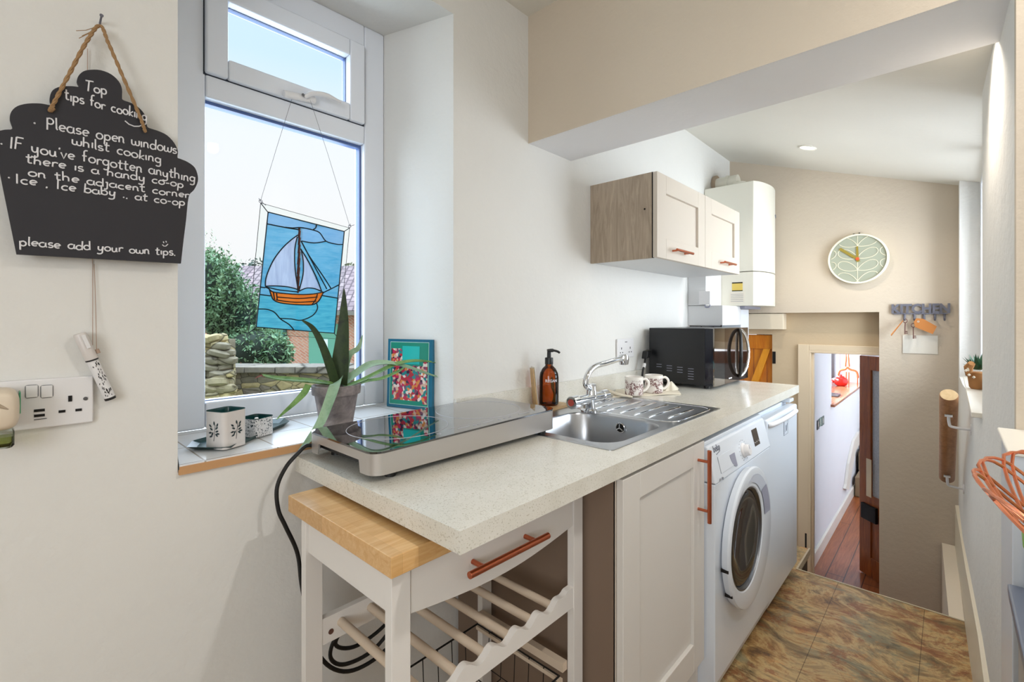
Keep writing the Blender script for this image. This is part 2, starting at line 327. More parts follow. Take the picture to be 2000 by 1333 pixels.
# ------------------------------------------------------------------ mesh builder
class MB:
    def __init__(s): s.v = []; s.f = []; s.m = []
    def add(s, vs, fs, mi=0):
        b = len(s.v); s.v += [Vector(p) for p in vs]
        for f in fs: s.f.append([b + i for i in f]); s.m.append(mi)
        return s
    def box(s, x0, x1, y0, y1, z0, z1, mi=0, rot=None, ctr=None):
        vs = [Vector((x, y, z)) for z in (z0, z1) for y in (y0, y1) for x in (x0, x1)]
        if rot is not None:
            c = Vector(ctr) if ctr is not None else Vector(((x0 + x1) / 2, (y0 + y1) / 2, (z0 + z1) / 2))
            vs = [c + rot @ (p - c) for p in vs]
        return s.add(vs, [(0, 2, 3, 1), (4, 5, 7, 6), (0, 1, 5, 4), (2, 6, 7, 3), (0, 4, 6, 2), (1, 3, 7, 5)], mi)
    def hexa(s, b, t, mi=0):
        """b, t: matching loops of points (bottom and top)"""
        n = len(b); fs = [tuple(range(n))[::-1], tuple(range(n, 2 * n))] + [(i, (i + 1) % n, n + (i + 1) % n, n + i) for i in range(n)]
        return s.add(list(b) + list(t), fs, mi)
    def prism(s, poly, vec, mi=0):
        vec = Vector(vec); return s.hexa([Vector(p) for p in poly], [Vector(p) + vec for p in poly], mi)
    def rings(s, rs, closed=True, cap=True, mi=0, loop=False):
        n = len(rs[0]); vs = [p for r in rs for p in r]; fs = []
        K = len(rs)
        for k in range(K if loop else K - 1):
            k2 = (k + 1) % K
            for i in range(n if closed else n - 1):
                j = (i + 1) % n; fs.append((k * n + i, k * n + j, k2 * n + j, k2 * n + i))
        if cap and not loop: fs.append(tuple(range(n))[::-1]); fs.append(tuple(range((K - 1) * n, K * n)))
        return s.add(vs, fs, mi)
    def tube(s, pts, r, n=10, mi=0, loop=False, flat=None, cap=True):
        pts = [Vector(p) for p in pts]; K = len(pts); rs = []
        rad = r if isinstance(r, (list, tuple)) else [r] * K
        up = None
        for k in range(K):
            a = pts[(k - 1) % K] if (loop or k > 0) else pts[k]; b = pts[(k + 1) % K] if (loop or k < K - 1) else pts[k]
            t = (b - a)
            t = t.normalized() if t.length > 1e-9 else Vector((0, 0, 1))
            if up is None: up = Vector((0, 0, 1)) if abs(t.z) < .9 else Vector((1, 0, 0))
            x = t.cross(up)
            if x.length < 1e-6: x = t.cross(Vector((0, 1, 0)))
            x.normalize(); y = x.cross(t).normalized(); up = y
            fy = flat or 1
            rs.append([pts[k] + x * math.cos(2 * math.pi * i / n) * rad[k] + y * math.sin(2 * math.pi * i / n) * rad[k] * fy for i in range(n)])
        return s.rings(rs, cap=cap, mi=mi, loop=loop)
    def cyl(s, a, b, r, n=20, mi=0, r2=None): return s.tube([a, b], [r, r if r2 is None else r2], n, mi)
    def lathe(s, prof, c=(0, 0, 0), n=32, mi=0, mat=None, cap=True):
        c = Vector(c); rs = []
        for r, z in prof:
            ring = [Vector((r * math.cos(2 * math.pi * i / n), r * math.sin(2 * math.pi * i / n), z)) for i in range(n)]
            if mat is not None: ring = [mat @ p for p in ring]
            rs.append([c + p for p in ring])
        return s.rings(rs, cap=cap, mi=mi)
    def build(s, name, mats, parent=None, bevel=0, seg=2, smooth=35, sub=0, origin=None, label=None, solid=0):
        if not isinstance(mats, (list, tuple)): mats = [mats]
        mats = [M[x] if isinstance(x, str) else x for x in mats]
        if parent is not None:
            off = Vector(parent.get('_o', (0, 0, 0)))
        elif origin is not None: off = Vector(origin)
        else:
            xs = [p.x for p in s.v]; ys = [p.y for p in s.v]; zs = [p.z for p in s.v]
            off = Vector(((min(xs) + max(xs)) / 2, (min(ys) + max(ys)) / 2, min(zs)))
        me = bpy.data.meshes.new(name); me.from_pydata([p - off for p in s.v], [], s.f)
        for m in mats: me.materials.append(m)
        for i, p in enumerate(me.polygons): p.material_index = s.m[i]
        bm = bmesh.new(); bm.from_mesh(me); bmesh.ops.recalc_face_normals(bm, faces=bm.faces); bm.to_mesh(me); bm.free()
        if smooth: me.shade_smooth(); me.set_sharp_from_angle(angle=R(smooth))
        o = bpy.data.objects.new(name, me); C.objects.link(o)
        if parent is not None: o.parent = parent; o['_o'] = tuple(off)
        else: o.location = off; o['_o'] = tuple(off)
        if label: o['label'] = label
        if solid:
            md = o.modifiers.new('thickness', 'SOLIDIFY'); md.thickness = solid; md.offset = 0
        if bevel:
            md = o.modifiers.new('bevel', 'BEVEL'); md.width = bevel; md.segments = seg; md.limit_method = 'ANGLE'; md.angle_limit = R(40); md.harden_normals = True
        if sub:
            md = o.modifiers.new('subdivide', 'SUBSURF'); md.levels = sub; md.render_levels = sub
        return o
def tag(o, label, cat, group=None, kind=None):
    o['label'] = label; o['category'] = cat
    if group: o['group'] = group
    if kind: o['kind'] = kind
    return o
def thing(name, label, cat, loc, group=None, rotz=0, local=False):
    o = bpy.data.objects.new(name, None); C.objects.link(o); o.empty_display_size = .05
    o.location = loc; o.rotation_euler = (0, 0, rotz); o['_o'] = (0, 0, 0) if local else tuple(loc)
    return tag(o, label, cat, group)
def struct(mb, name, mats, **k):
    o = mb.build(name, mats, **k); o['kind'] = 'structure'; return o
def box(x0, x1, y0, y1, z0, z1): return MB().box(x0, x1, y0, y1, z0, z1)
def copy_tree(o, loc=None, parent=None, label=None):
    c = o.copy(); C.objects.link(c)
    if parent: c.parent = parent
    if loc is not None: c.location = loc
    if label: c['label'] = label
    for ch in o.children: copy_tree(ch, None, c)
    return c
def rrect(x0, x1, y0, y1, r, n=6):
    pts = []
    for cx, cy, a in ((x1 - r, y1 - r, 0), (x0 + r, y1 - r, 90), (x0 + r, y0 + r, 180), (x1 - r, y0 + r, 270)):
        for i in range(n + 1):
            t = R(a + 90 * i / n); pts.append((cx + r * math.cos(t), cy + r * math.sin(t)))
    return pts
def smooth_path(pts, n=6):
    pts = [Vector(p) for p in pts]; out = []
    for i in range(len(pts) - 1):
        p0 = pts[max(i - 1, 0)]; p1 = pts[i]; p2 = pts[i + 1]; p3 = pts[min(i + 2, len(pts) - 1)]
        for k in range(n):
            t = k / n
            out.append(.5 * ((2 * p1) + (p2 - p0) * t + (2 * p0 - 5 * p1 + 4 * p2 - p3) * t * t + (3 * p1 - p0 - 3 * p2 + p3) * t ** 3))
    out.append(pts[-1]); return out
def text_geo(s, size, extr=.001, align='CENTER', bold=0):
    cu = bpy.data.curves.new('t', 'FONT'); cu.body = s; cu.size = size; cu.extrude = extr; cu.align_x = align; cu.align_y = 'CENTER'; cu.offset = bold; cu.resolution_u = 3
    o = bpy.data.objects.new('t', cu); me = bpy.data.meshes.new_from_object(o)
    vs = [v.co.copy() for v in me.vertices]; fs = [tuple(p.vertices) for p in me.polygons]
    bpy.data.objects.remove(o); bpy.data.curves.remove(cu); bpy.data.meshes.remove(me); return vs, fs
def text_on(mb, s, size, origin, xa, ya, extr=.001, mi=0, align='CENTER', bold=0, sx=1):
    vs, fs = text_geo(s, size, extr, align, bold); xa = Vector(xa).normalized(); ya = Vector(ya).normalized(); za = xa.cross(ya); o = Vector(origin)
    mb.add([o + xa * v.x * sx + ya * v.y + za * v.z for v in vs], fs, mi); return mb

W = 1.185      # plane of the window wall
# ================================================================== THE SETTING
def ceil_z(y): return 2.405 - .337 * (W - y)
# window wall (prisms in plan, around the window opening)
mb = MB()
def plan(poly, z0, z1, mi=0): mb.prism([(x, y, z0) for x, y in poly], (0, 0, z1 - z0), mi)
plan([(-2.1, W), (.252, W), (.315, 1.524), (.315, 1.72), (-2.1, 1.72)], -.7, 2.7)
plan([(1.000, W), (3.9, W), (3.9, 1.72), (.957, 1.72), (.957, 1.524)], -.7, 2.7)
plan([(.252, W), (1.0, W), (.957, 1.524), (.957, 1.72), (.315, 1.72), (.315, 1.524)], -.7, .925)
mb.hexa([(.252, W, 2.24), (1.0, W, 2.24), (.957, 1.524, 2.288), (.957, 1.72, 2.288), (.315, 1.72, 2.288), (.315, 1.524, 2.288)],
        [(.252, W, 2.7), (1.0, W, 2.7), (.957, 1.524, 2.7), (.957, 1.72, 2.7), (.315, 1.72, 2.7), (.315, 1.524, 2.7)])
struct(mb, 'wall_window', 'white_wall', smooth=0)
# floors
struct(MB().box(-2.1, 2.695, -1.7, W, -.05, 0).box(2.695, 2.986, .565, W, -.05, 0), 'floor', 'floor', smooth=0)
struct(MB().box(2.695, 7.6, -.5, W, -.66, -.6), 'floor_hall', 'planks', smooth=0)
struct(MB().box(2.694, 2.702, -.06, .565, -.03, .003).box(2.70, 2.99, .558, .566, -.03, .003), 'trim_2', plain('pale_edge_strip', (196, 184, 160), .5), smooth=0)
struct(MB().box(2.65, 2.694, -.06, .56, -.6, -.05).box(2.70, 2.98, .57, .60, -.6, -.05), 'wall_step', plain('dark_step_face', (70, 58, 44), .7), smooth=0)
# ceilings
struct(MB().box(-2.1, 1.373, -1.7, W, 2.405, 2.5), 'ceiling', 'ceiling', smooth=0)
mb = MB(); mb.hexa([(1.65, -.4, ceil_z(-.4)), (3.75, -.4, ceil_z(-.4)), (3.75, W, ceil_z(W)), (1.65, W, ceil_z(W))],
                   [(1.65, -.4, 2.7), (3.75, -.4, 2.7), (3.75, W, 2.7), (1.65, W, 2.7)])
struct(mb, 'ceiling_back', 'ceiling', smooth=0)
# dropped beam: taupe front, white underside, small splay where it dies into the window wall
mb = MB(); mb.box(1.373, 1.65, -.3, W, 1.921, 2.6, 1)
mb.add([(1.372, -.3, 1.919), (1.372, W, 1.919), (1.372, W, 2.41), (1.372, -.3, 2.41)], [(0, 1, 2, 3)], 0)
struct(mb, 'wall_beam', ['taupe_wall', plaster('white_beam_paint', (242, 242, 244), .3)], smooth=0)
# far wall with the low nook opening
XF = 3.627
mb = MB()
mb.hexa([(XF, .317, 1.292), (XF, W, 1.292), (XF + .03, W, 1.292), (XF + .03, .317, 1.292)], [(XF, .317, 2.6), (XF, W, 2.6), (XF + .03, W, 2.6), (XF + .03, .317, 2.6)])
mb.box(XF, XF + .03, -.4, .317, -.6, 2.6)
struct(mb, 'wall_far', 'taupe_wall', smooth=0)
mb = MB()   # wall at the back of the nook, around the hall door
mb.box(3.72, 3.80, .735, .927, -.6, 1.5); mb.box(3.72, 3.80, -.4, .735, 1.06, 1.5); mb.box(3.72, 3.80, .927, W + .3, 1.14, 1.5); mb.box(3.72, 3.80, -.4, -.06, -.6, 1.06); mb.box(3.72, 3.80, .927, W + .3, -.6, .3)
mb.box(XF + .03, 3.72, -.4, W, 1.294, 1.4)
struct(mb, 'wall_nook', plaster('nook_plaster', (206, 184, 152), .3), smooth=0)
struct(MB().box(3.635, 3.735, .838, 1.10, 1.178, 1.288), 'trim_3', plain('cream_boxing', (228, 214, 190), .5), bevel=.003, smooth=0)
# right side: jamb wall, window niche, wall below
mb = MB()
def plan(poly, z0, z1, mi=0): mb.prism([(x, y, z0) for x, y in poly], (0, 0, z1 - z0), mi)
plan([(1.374, -.094), (2.16, -.076), (2.16, -.4), (1.374, -.4)], 0, 2.45)
plan([(2.16, -.076), (2.695, -.057), (2.695, -.4), (2.16, -.4)], 0, .94)
plan([(2.695, -.057), (3.08, -.043), (XF, -.034), (XF, -.4), (2.695, -.4)], -.6, .94)
plan([(3.50, -.036), (XF, -.034), (XF, -.4), (3.50, -.4)], .94, 2.2)
struct(mb, 'wall_right', 'white_wall', smooth=0)
mb = MB().box(1.345, 1.374, -1.7, -.094, 0, 2.45)
struct(mb, 'wall_right_front', 'taupe_wall', smooth=0)
mb = MB(); mb.box(-2.1, 1.345, -1.80, -1.7, 0, 2.45)
struct(mb, 'wall_near', 'white_wall', smooth=0)
mb = MB(); mb.box(-2.2, -2.1, -1.7, W, 0, .95); mb.box(-2.2, -2.1, -1.7, W, 2.1, 2.45); mb.box(-2.2, -2.1, -1.7, -1.55, .95, 2.1); mb.box(-2.2, -2.1, -.25, W, .95, 2.1)
struct(mb, 'wall_rear', 'white_wall', smooth=0)
# niche sill and small window
s = struct(MB().box(2.162, 3.50, -.40, -.05, .925, .942), 'trim_4', 'gloss_white', bevel=.002, smooth=0)
def frame(mb, x0, x1, z0, z1, y0, y1, w, mi=0):
    mb.box(x0, x0 + w, y0, y1, z0, z1, mi); mb.box(x1 - w, x1, y0, y1, z0, z1, mi); mb.box(x0 + w, x1 - w, y0, y1, z0, z0 + w, mi); mb.box(x0 + w, x1 - w, y0, y1, z1 - w, z1, mi)
mb = MB(); frame(mb, 2.17, 3.50, .942, 2.0, -.185, -.115, .05); mb.box(2.80, 2.85, -.185, -.115, .99, 1.95)
s2 = struct(mb, 'window_2', 'upvc', bevel=.004, smooth=0)
MB().box(2.22, 3.45, -.155, -.150, .99, 1.95).build('pane', 'pane', s2, smooth=0)
mb = MB(); mb.box(-2.16, -2.11, -1.55, -1.5, .95, 2.1); mb.box(-2.16, -2.11, -.30, -.25, .95, 2.1); mb.box(-2.16, -2.11, -1.5, -.3, .95, 1.0); mb.box(-2.16, -2.11, -1.5, -.3, 2.05, 2.1); mb.box(-2.16, -2.11, -.93, -.88, 1.0, 2.05)
s3 = struct(mb, 'window_added_rear', 'upvc', bevel=.004, smooth=0)  # unseen rear window, added to let fill light into the room
MB().box(-2.14, -2.135, -1.5, -.3, 1.0, 2.05).build('pane', 'pane', s3, smooth=0)
# skirting along the right wall
mb = MB()
mb.hexa([(1.39, -.060, .0), (2.16, -.060, .0), (2.16, -.08, .0), (1.39, -.094, .0)], [(1.39, -.078, .215), (2.16, -.066, .215), (2.16, -.08, .22), (1.39, -.094, .22)])
mb.hexa([(2.16, -.060, .0), (2.695, -.043, .0), (2.695, -.06, .0), (2.16, -.08, .0)], [(2.16, -.066, .215), (2.695, -.047, .215), (2.695, -.06, .22), (2.16, -.08, .22)])
mb.hexa([(2.695, -.043, -.6), (3.60, -.018, -.6), (3.60, -.04, -.6), (2.695, -.06, -.6)], [(2.695, -.047, .215), (3.60, -.020, .215), (3.60, -.04, .22), (2.695, -.06, .22)])
struct(mb, 'baseboard_right', plain('cream_skirting', (226, 216, 194), .4), smooth=0)
mb = MB(); mb.hexa([(2.705, .004, -.6), (3.62, .035, -.6), (3.62, -.02, -.6), (2.705, -.044, -.6)], [(2.705, .004, -.006), (3.62, .035, -.018), (3.62, -.02, -.018), (2.705, -.044, -.006)])
struct(mb, 'trim_5', plain('cream_pipe_boxing', (234, 222, 204), .5), smooth=0)

# ------------------------------------------------------------------ main window
mb = MB()
YF0, YF1 = 1.524, 1.60
X0, X1, Z0, Z1 = .315, .957, .941, 2.289
LX0, LX1, LZ0, LZ1 = .389, .878, 1.014, 1.868       # lower pane opening
SX0, SX1, SZ0, SZ1 = .386, .871, 1.932, 2.209       # opening sash outer
mb.box(X0, LX0, YF0, YF1, Z0, Z1); mb.box(LX1, X1, YF0, YF1, Z0, Z1)
mb.box(LX0, LX1, YF0, YF1, Z0, LZ0); mb.box(LX0, LX1, YF0, YF1, LZ1, SZ0 + .004); mb.box(LX0, LX1, YF0, YF1, SZ1, Z1)
win = struct(mb, 'window_1', 'upvc', bevel=.006, smooth=30)
MB().box(LX0, LX1, 1.550, 1.575, LZ1 - .009, LZ1 + .001).box(LX1 - .006, LX1 + .001, 1.550, 1.575, LZ0, LZ1 - .009).box(LX0, LX1 - .006, 1.553, 1.562, LZ0 - .001, LZ0 + .002).build('gasket', 'spacer', win, smooth=0)
mb = MB(); frame(mb, SX0, SX1, SZ0, SZ1, 1.507, 1.57, .056); mb.build('opening_sash', 'upvc', win, bevel=.006, smooth=30)
mb = MB(); frame(mb, SX0 - .003, SX1 + .003, SZ0 - .003, SZ1 + .003, 1.5225, 1.53, .006); mb.build('sash_seal', 'gasket', win, smooth=0)
mb = MB(); frame(mb, SX0 + .050, SX1 - .05, SZ0 + .050, SZ1 - .05, 1.540, 1.56, .008); mb.build('sash_gasket', 'spacer', win, smooth=0)
MB().box(LX0, LX1, 1.555, 1.559, LZ0, LZ1).build('pane', 'pane', win, smooth=0)
MB().box(SX0 + .05, SX1 - .05, 1.545, 1.549, SZ0 + .05, SZ1 - .05).build('pane', 'pane', win, smooth=0)
# handle
hz = YP(600, 188, 1.50).z
mb = MB(); a = YP(555, 183, 1.495); b = YP(615, 196, 1.495)
mb.tube([a, b], .008, 12, flat=1.4)
mb.tube(smooth_path([YP(596, 190, 1.488), YP(610, 183, 1.475), YP(635, 186, 1.470), YP(666, 200, 1.472)], 5), [.009] * 12 + [.0075, .006, .005, .004], 12, flat=.8)
mb.build('window_handle', 'white_plastic', win)
MB().cyl(YP(592, 185, 1.487), YP(592, 185, 1.478), .004, 12).build('handle_lock', 'dark_steel', win)
# tiled sill
def mat_sill():
    t = Mt('white_sill_tile', (226, 226, 226), .25); b = t.n('TexBrick'); b.inputs['Scale'].default_value = 1; b.offset = 0
    b.inputs['Brick Width'].default_value = .15; b.inputs['Row Height'].default_value = .15; b.inputs['Mortar Size'].default_value = .0018; b.inputs['Mortar Smooth'].default_value = 0
    b.inputs['Color1'].default_value = lin((232, 232, 232)); b.inputs['Color2'].default_value = lin((226, 226, 228)); b.inputs['Mortar'].default_value = lin((168, 158, 146))
    t.l(t.co(loc=(.0, .015, 0)), b.inputs['Vector']); t.color(b.outputs[0]); return t.m
mb = MB(); mb.prism([(.253, W - .008, .931), (.999, W - .008, .931), (.957, 1.524, .931), (.316, 1.524, .931)], (0, 0, .010))
sill = struct(mb, 'trim_1', mat_sill(), smooth=0)
mb = MB(); mb.box(.253, .999, W - .009, W, .921, .931); mb.box(.253, .999, W - .0095, W - .008, .931, .9385)
mb.build('tile_edge', 'terracotta_edge', sill, smooth=0)
# ================================================================== WORKTOP, SINK, TAP
def PL(px, py, p0, n):
    r = ray(px, py); o = Vector((0, 0, CAMH)); n = Vector(n); return o + r * ((Vector(p0) - o).dot(n) / r.dot(n))
CT = .910
mb = MB(); hx0, hx1, hy0, hy1 = 1.085, 1.452, .645, 1.015
for a in ((.494, hx0, .569, 1.184), (hx1, 2.779, .569, 1.184), (hx0, hx1, .569, hy0), (hx0, hx1, hy1, 1.184)):
    mb.box(a[0], a[1], a[2], a[3], .872, CT)
wt = mb.build('kitchen_worktop', 'worktop', smooth=0)
tag(wt, 'long speckled off-white worktop running along the window wall', 'worktop')
tag(MB().box(1.002, 2.02, 1.173, 1.184, CT, .987).box(2.02, 2.30, 1.173, 1.184, CT, .987).build('worktop_upstand', 'worktop', smooth=0),
    'low speckled upstand strip behind the sink at the back of the worktop', 'upstand')

sk = thing('kitchen_sink', 'stainless steel sink with one bowl and ribbed drainer set in the worktop', 'sink', (1.45, .86, CT))
bx0, bx1, by0, by1 = 1.098, 1.440, .660, 1.002
out = rrect(1.057, 1.843, .632, 1.085, .012, 8); inn = rrect(bx0, bx1, by0, by1, .075, 8)
def ring(pts, z): return [Vector((x, y, z)) for x, y in pts]
def inset(x0, x1, y0, y1, r, d): return rrect(x0 + d, x1 - d, y0 + d, y1 - d, max(r - d, .01), 8)
mb = MB(); mb.rings([ring(out, CT - .001), ring(out, CT + .002), ring(inset(1.057, 1.843, .632, 1.085, .012, .006), CT + .003), ring(inset(1.057, 1.843, .632, 1.085, .012, .012), CT + .0015), ring(inn, CT + .0015)], cap=False)
mb.build('sink_top', 'steel', sk, smooth=50)
mb = MB(); mb.rings([ring(inn, CT + .0015), ring(inset(bx0, bx1, by0, by1, .075, .006), CT - .006), ring(inset(bx0, bx1, by0, by1, .075, .012), CT - .11), ring(inset(bx0, bx1, by0, by1, .075, .022), CT - .140), ring(inset(bx0, bx1, by0, by1, .075, .05), CT - .152)][::-1], cap=False)
b = inset(bx0, bx1, by0, by1, .075, .05); mb.add(ring(b, CT - .152), [tuple(range(len(b)))])
mb.build('bowl', 'steel', sk, smooth=60)
mb = MB()
for i, y in enumerate((.70, .755, .81, .865, .92, .975, 1.03)):
    x0 = 1.50 + (.03 if i in (0, 6) else 0) - (.0 if y < 1.0 else -.04); x1 = 1.79 - abs(y - .86) * .25
    mb.tube([(x0, y, CT + .0005), (x0 + .02, y, CT + .0035), (x1 - .02, y, CT + .0035), (x1, y, CT + .0005)], [.002, .0055, .0055, .002], 10, flat=.6)
mb.tube([Vector((x, y, CT + .0015)) for x, y in rrect(1.475, 1.822, .655, 1.065, .05, 6)], .004, 8, loop=True, flat=.6)
mb.build('drainer_ribs', 'chrome', sk)
mb = MB(); c = Vector((1.4285, .822, .878)); rot = Matrix.Rotation(R(-90), 4, 'Y').to_3x3()
mb.lathe([(.010, .0), (.016, .002), (.018, .001), (.0185, -.002)], c, 24, 0, rot); ov = mb.build('overflow', 'chrome', sk)
mb = MB(); mb.lathe([(.0135, .0), (.0135, .003)], c + Vector((0, 0, 0)), 20, 0, rot); mb.build('overflow_hole', 'iron', ov)
mb = MB()
for k in range(3):
    a = R(90 + 120 * k); mb.tube([c + Vector((-.004, 0, 0)), c + Vector((-.004, math.cos(a) * .013, math.sin(a) * .013))], .0022, 8)
mb.build('overflow_bar', 'chrome', ov)
MB().lathe([(.020, .001), (.040, .002), (.043, .0)], (1.27, .83, CT - .152), 28).build('waste_ring', 'chrome', sk)

tp = thing('mixer_tap', 'chrome mixer tap with a curved spout behind the sink bowl', 'tap', (1.455, .965, CT + .002))
YT = .965
bc = Vector((1.455, YT, 0))
mb = MB(); mb.lathe([(.030, .912), (.030, .918), (.021, .924), (.020, .948), (.024, .956)], bc, 28)
za = YP(1120, 784, YT).z
mb.cyl((1.375, YT, .957), (1.545, YT, .957), .0185, 24); mb.lathe([(.019, .957), (.019, .985), (.0165, .99), (.0165, 1.01)], (1.472, YT, 0), 24)
mb.build('tap_body', 'chrome', tp)
for xx, m_, s_ in ((1.362, 'copper', -1), (1.556, 'chrome', 1)):
    mb = MB(); mb.cyl((xx - .018 * 1, YT, .957), (xx + .018, YT, .957), .023, 12); k = mb.build('tap_knob', 'chrome', tp, bevel=.003)
    if s_ < 0: MB().cyl((xx - .0185, YT, .957), (xx - .020, YT, .957), .012, 20).build('hot_marker', plain('hot_marker_red', (170, 70, 60), .4), k)
sp = smooth_path([(1.472, YT, 1.005), (1.472, YT, 1.035), (1.492, YT, 1.075), (1.545, YT, 1.110), (1.62, YT, 1.124), (1.70, YT, 1.130), (1.712, YT, 1.130)], 6)
sp = smooth_path([(1.472, YT, .99), YP(1144, 752, YT), YP(1149, 730, YT), YP(1163, 716, YT), YP(1185, 709, YT), YP(1205, 703, YT), YP(1218, 701, YT)], 6)
mb = MB(); mb.tube(sp, .0105, 16); mb.build('spout', 'chrome', tp)
e_ = YP(1218, 703, YT)
mb = MB(); mb.lathe([(.013, .022), (.019, .016), (.021, 0), (.0185, -.018), (.016, -.02)], e_, 24); mb.build('nozzle', 'chrome', tp)

# ================================================================== BASE CABINET
def shaker(mb, x0, x1, z0, z1, y0, y1, st, rt, rb, dep=.010):
    mb.box(x0, x0 + st, y0, y1, z0, z1); mb.box(x1 - st, x1, y0, y1, z0, z1)
    mb.box(x0 + st, x1 - st, y0, y1, z1 - rt, z1); mb.box(x0 + st, x1 - st, y0, y1, z0, z0 + rb); mb.box(x0 + st, x1 - st, y0 + dep, y1, z0 + rb, z1 - rt)
def bar_handle(p0, p1, wall, r=.006, parent=None, ins=.16, rp=.0045):
    p0 = Vector(p0); p1 = Vector(p1); d = p1 - p0; mb = MB(); mb.cyl(p0, p1, r, 16)
    for t in (ins, 1 - ins):
        q = p0 + d * t; mb.cyl(q, (q.x, wall, q.z), rp, 12)
    return mb.build('handle', 'copper', parent, bevel=.0008)
bc = thing('base_cabinet', 'light grey base cabinet with one panelled door under the worktop', 'cabinet', (1.27, .88, 0))
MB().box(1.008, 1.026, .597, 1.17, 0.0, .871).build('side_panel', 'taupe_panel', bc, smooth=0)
MB().box(1.026, 1.510, .600, 1.17, .15, .72).box(1.026, 1.510, .600, .618, .72, .871).box(1.510, 1.526, .597, 1.17, 0, .871).build('carcass', 'cab_grey', bc, smooth=0)
MB().box(1.008, 1.012, .5935, .598, 0, .871).box(1.008, 1.0265, .5945, .5975, 0.0, .871).build('edge_strip', 'cab_cream', bc, smooth=0)
MB().box(1.03, 1.51, .645, .66, 0, .15).build('plinth', 'cab_grey', bc, smooth=0)
mb = MB(); shaker(mb, 1.014, 1.524, .165, .860, .575, .594, .084, .066, .085); dr = mb.build('door', 'cab_grey', bc, bevel=.0018, smooth=0)
bar_handle((1.472, .540, .622), (1.472, .540, .845), .576, .0062, dr)

# ================================================================== WASHING MACHINE
wm = thing('washing_machine', 'white front-loading washing machine with a round dark porthole door', 'washing machine', (1.83, .86, 0))
wx0, wx1, wy = 1.532, 2.150, .545
mb = MB(); prof = [(wy + .008, .06), (wy, .09), (wy, .722), (1.13, .722), (1.13, .02), (wy + .03, .02)]
mb.prism([(wx0, y, z) for y, z in prof], (wx1 - wx0, 0, 0)); mb.box(wx0, wx1, .60, 1.13, .722, .850); mb.box(wx0 - .0, wx1, .578, 1.13, .838, .852)
mb.build('casing', 'appliance', wm, bevel=.004, smooth=0)
for fx in (wx0 + .05, wx1 - .05):
    for fy in (.62, 1.08): MB().cyl((fx, fy, 0), (fx, fy, .021), .018, 14).build('foot', 'black_plastic', wm)
pT = Vector((0, .569, .838)); pB = Vector((0, wy - .004, .7245))
mb = MB(); mb.prism([(wx0, pT.y, pT.z), (wx0, .598, .838), (wx0, .598, .7235), (wx0, pB.y, .7235)], (wx1 - wx0, 0, 0))
cp = mb.build('control_panel', 'appliance', wm, bevel=.006, seg=3, smooth=0)
pn = Vector((0, -(pT.z - pB.z), (pT.y - pB.y))); pn.normalize()
xa = Vector((1, 0, 0)); ya = pn.cross(xa)
if ya.z < 0: ya = -ya
def PP(px, py, d=0): return PL(px, py, pT, pn) + pn * d
# display, drawer, knob, lettering
def quad_on(pts, d, th, nrm): return MB().prism([p + nrm * d for p in pts], nrm * th)
o1 = PP(1475, 853)
def prect(c, w_, h_, d=.0003, th=.0012):
    return quad_on([c + xa * sx_ * w_ / 2 + ya * sy_ * h_ / 2 for sx_, sy_ in ((-1, -1), (1, -1), (1, 1), (-1, 1))], d, th, pn)
prect(PP(1475.5, 854), .062, .062).build('display', plain('dark_display', (62, 54, 50), .15), cp, smooth=0)
mb = MB()
for k in range(6):
    q = o1 + xa * (-.03 + .012 * k) - ya * (.018 + .003 * (k % 2)); mb.prism([q + pn * .0016 + xa * a + ya * b for a, b in ((-.002, -.001), (.002, -.001), (.002, .001), (-.002, .001))], pn * .0003)
mb.build('display_text', 'chalk', cp, smooth=0)
kc = PP(1452, 880)
mk = Matrix((xa, ya, pn)).transposed()
MB().lathe([(.026, 0), (.026, .003), (.021, .008), (.0195, .020), (.017, .023)], kc, 32, 0, mk).build('programme_knob', 'white_plastic', cp)
prect(kc + pn * .023 + ya * .010, .003, .014, 0, .0006).build('knob_mark', 'appliance_grey', cp, smooth=0)
mb = MB()
for k in range(15):
    a = R(-60 + 300 * k / 14); q = kc + xa * math.cos(a) * .040 + ya * math.sin(a) * .036
    mb.prism([q + pn * .0002 + xa * u_ + ya * v_ for u_, v_ in ((-.0035, -.0008), (.0035, -.0008), (.0035, .0008), (-.0035, .0008))], pn * .0004)
mb.build('programme_marks', 'gray_text', cp, smooth=0)
dc = PL(1421, 899, pT, pn)
prect(dc, .160, .054, .0004, .0016).build('detergent_drawer', 'appliance', cp, bevel=.002, smooth=0)
gc = PP(1433, 884)
pts = [gc + xa * (-.05 * math.cos(R(t))) * 1 + ya * (-.040 * math.sin(R(t))) for t in range(0, 91, 10)]
pts = [gc + pn * .0022, ] + [gc - xa * .050 * math.cos(R(t)) - ya * .046 * math.sin(R(t)) + pn * .0022 for t in range(0, 91, 10)]
MB().prism(pts, pn * .0006).build('drawer_grip', 'appliance_grey', cp, smooth=0)
mb = MB(); bo = PP(1399, 876); text_on(mb, 'beko', .030, bo + pn * .0006, xa, ya, .0004, bold=.0004)
mb.tube([bo + xa * -.012 - ya * .018 + pn * .0008, bo + xa * .020 - ya * .013 + pn * .0008, bo + xa * .026 + ya * .004 + pn * .0008], .0013, 6)
mb.build('brand_lettering', 'gray_text', cp, smooth=0)
mb = MB(); text_on(mb, 'A+ 7kg', .013, (1.578, wy - .0045, .752 - .02), (1, 0, 0), (0, 0, 1), .0003); mb.build('small_print', 'gray_text', wm, smooth=0)
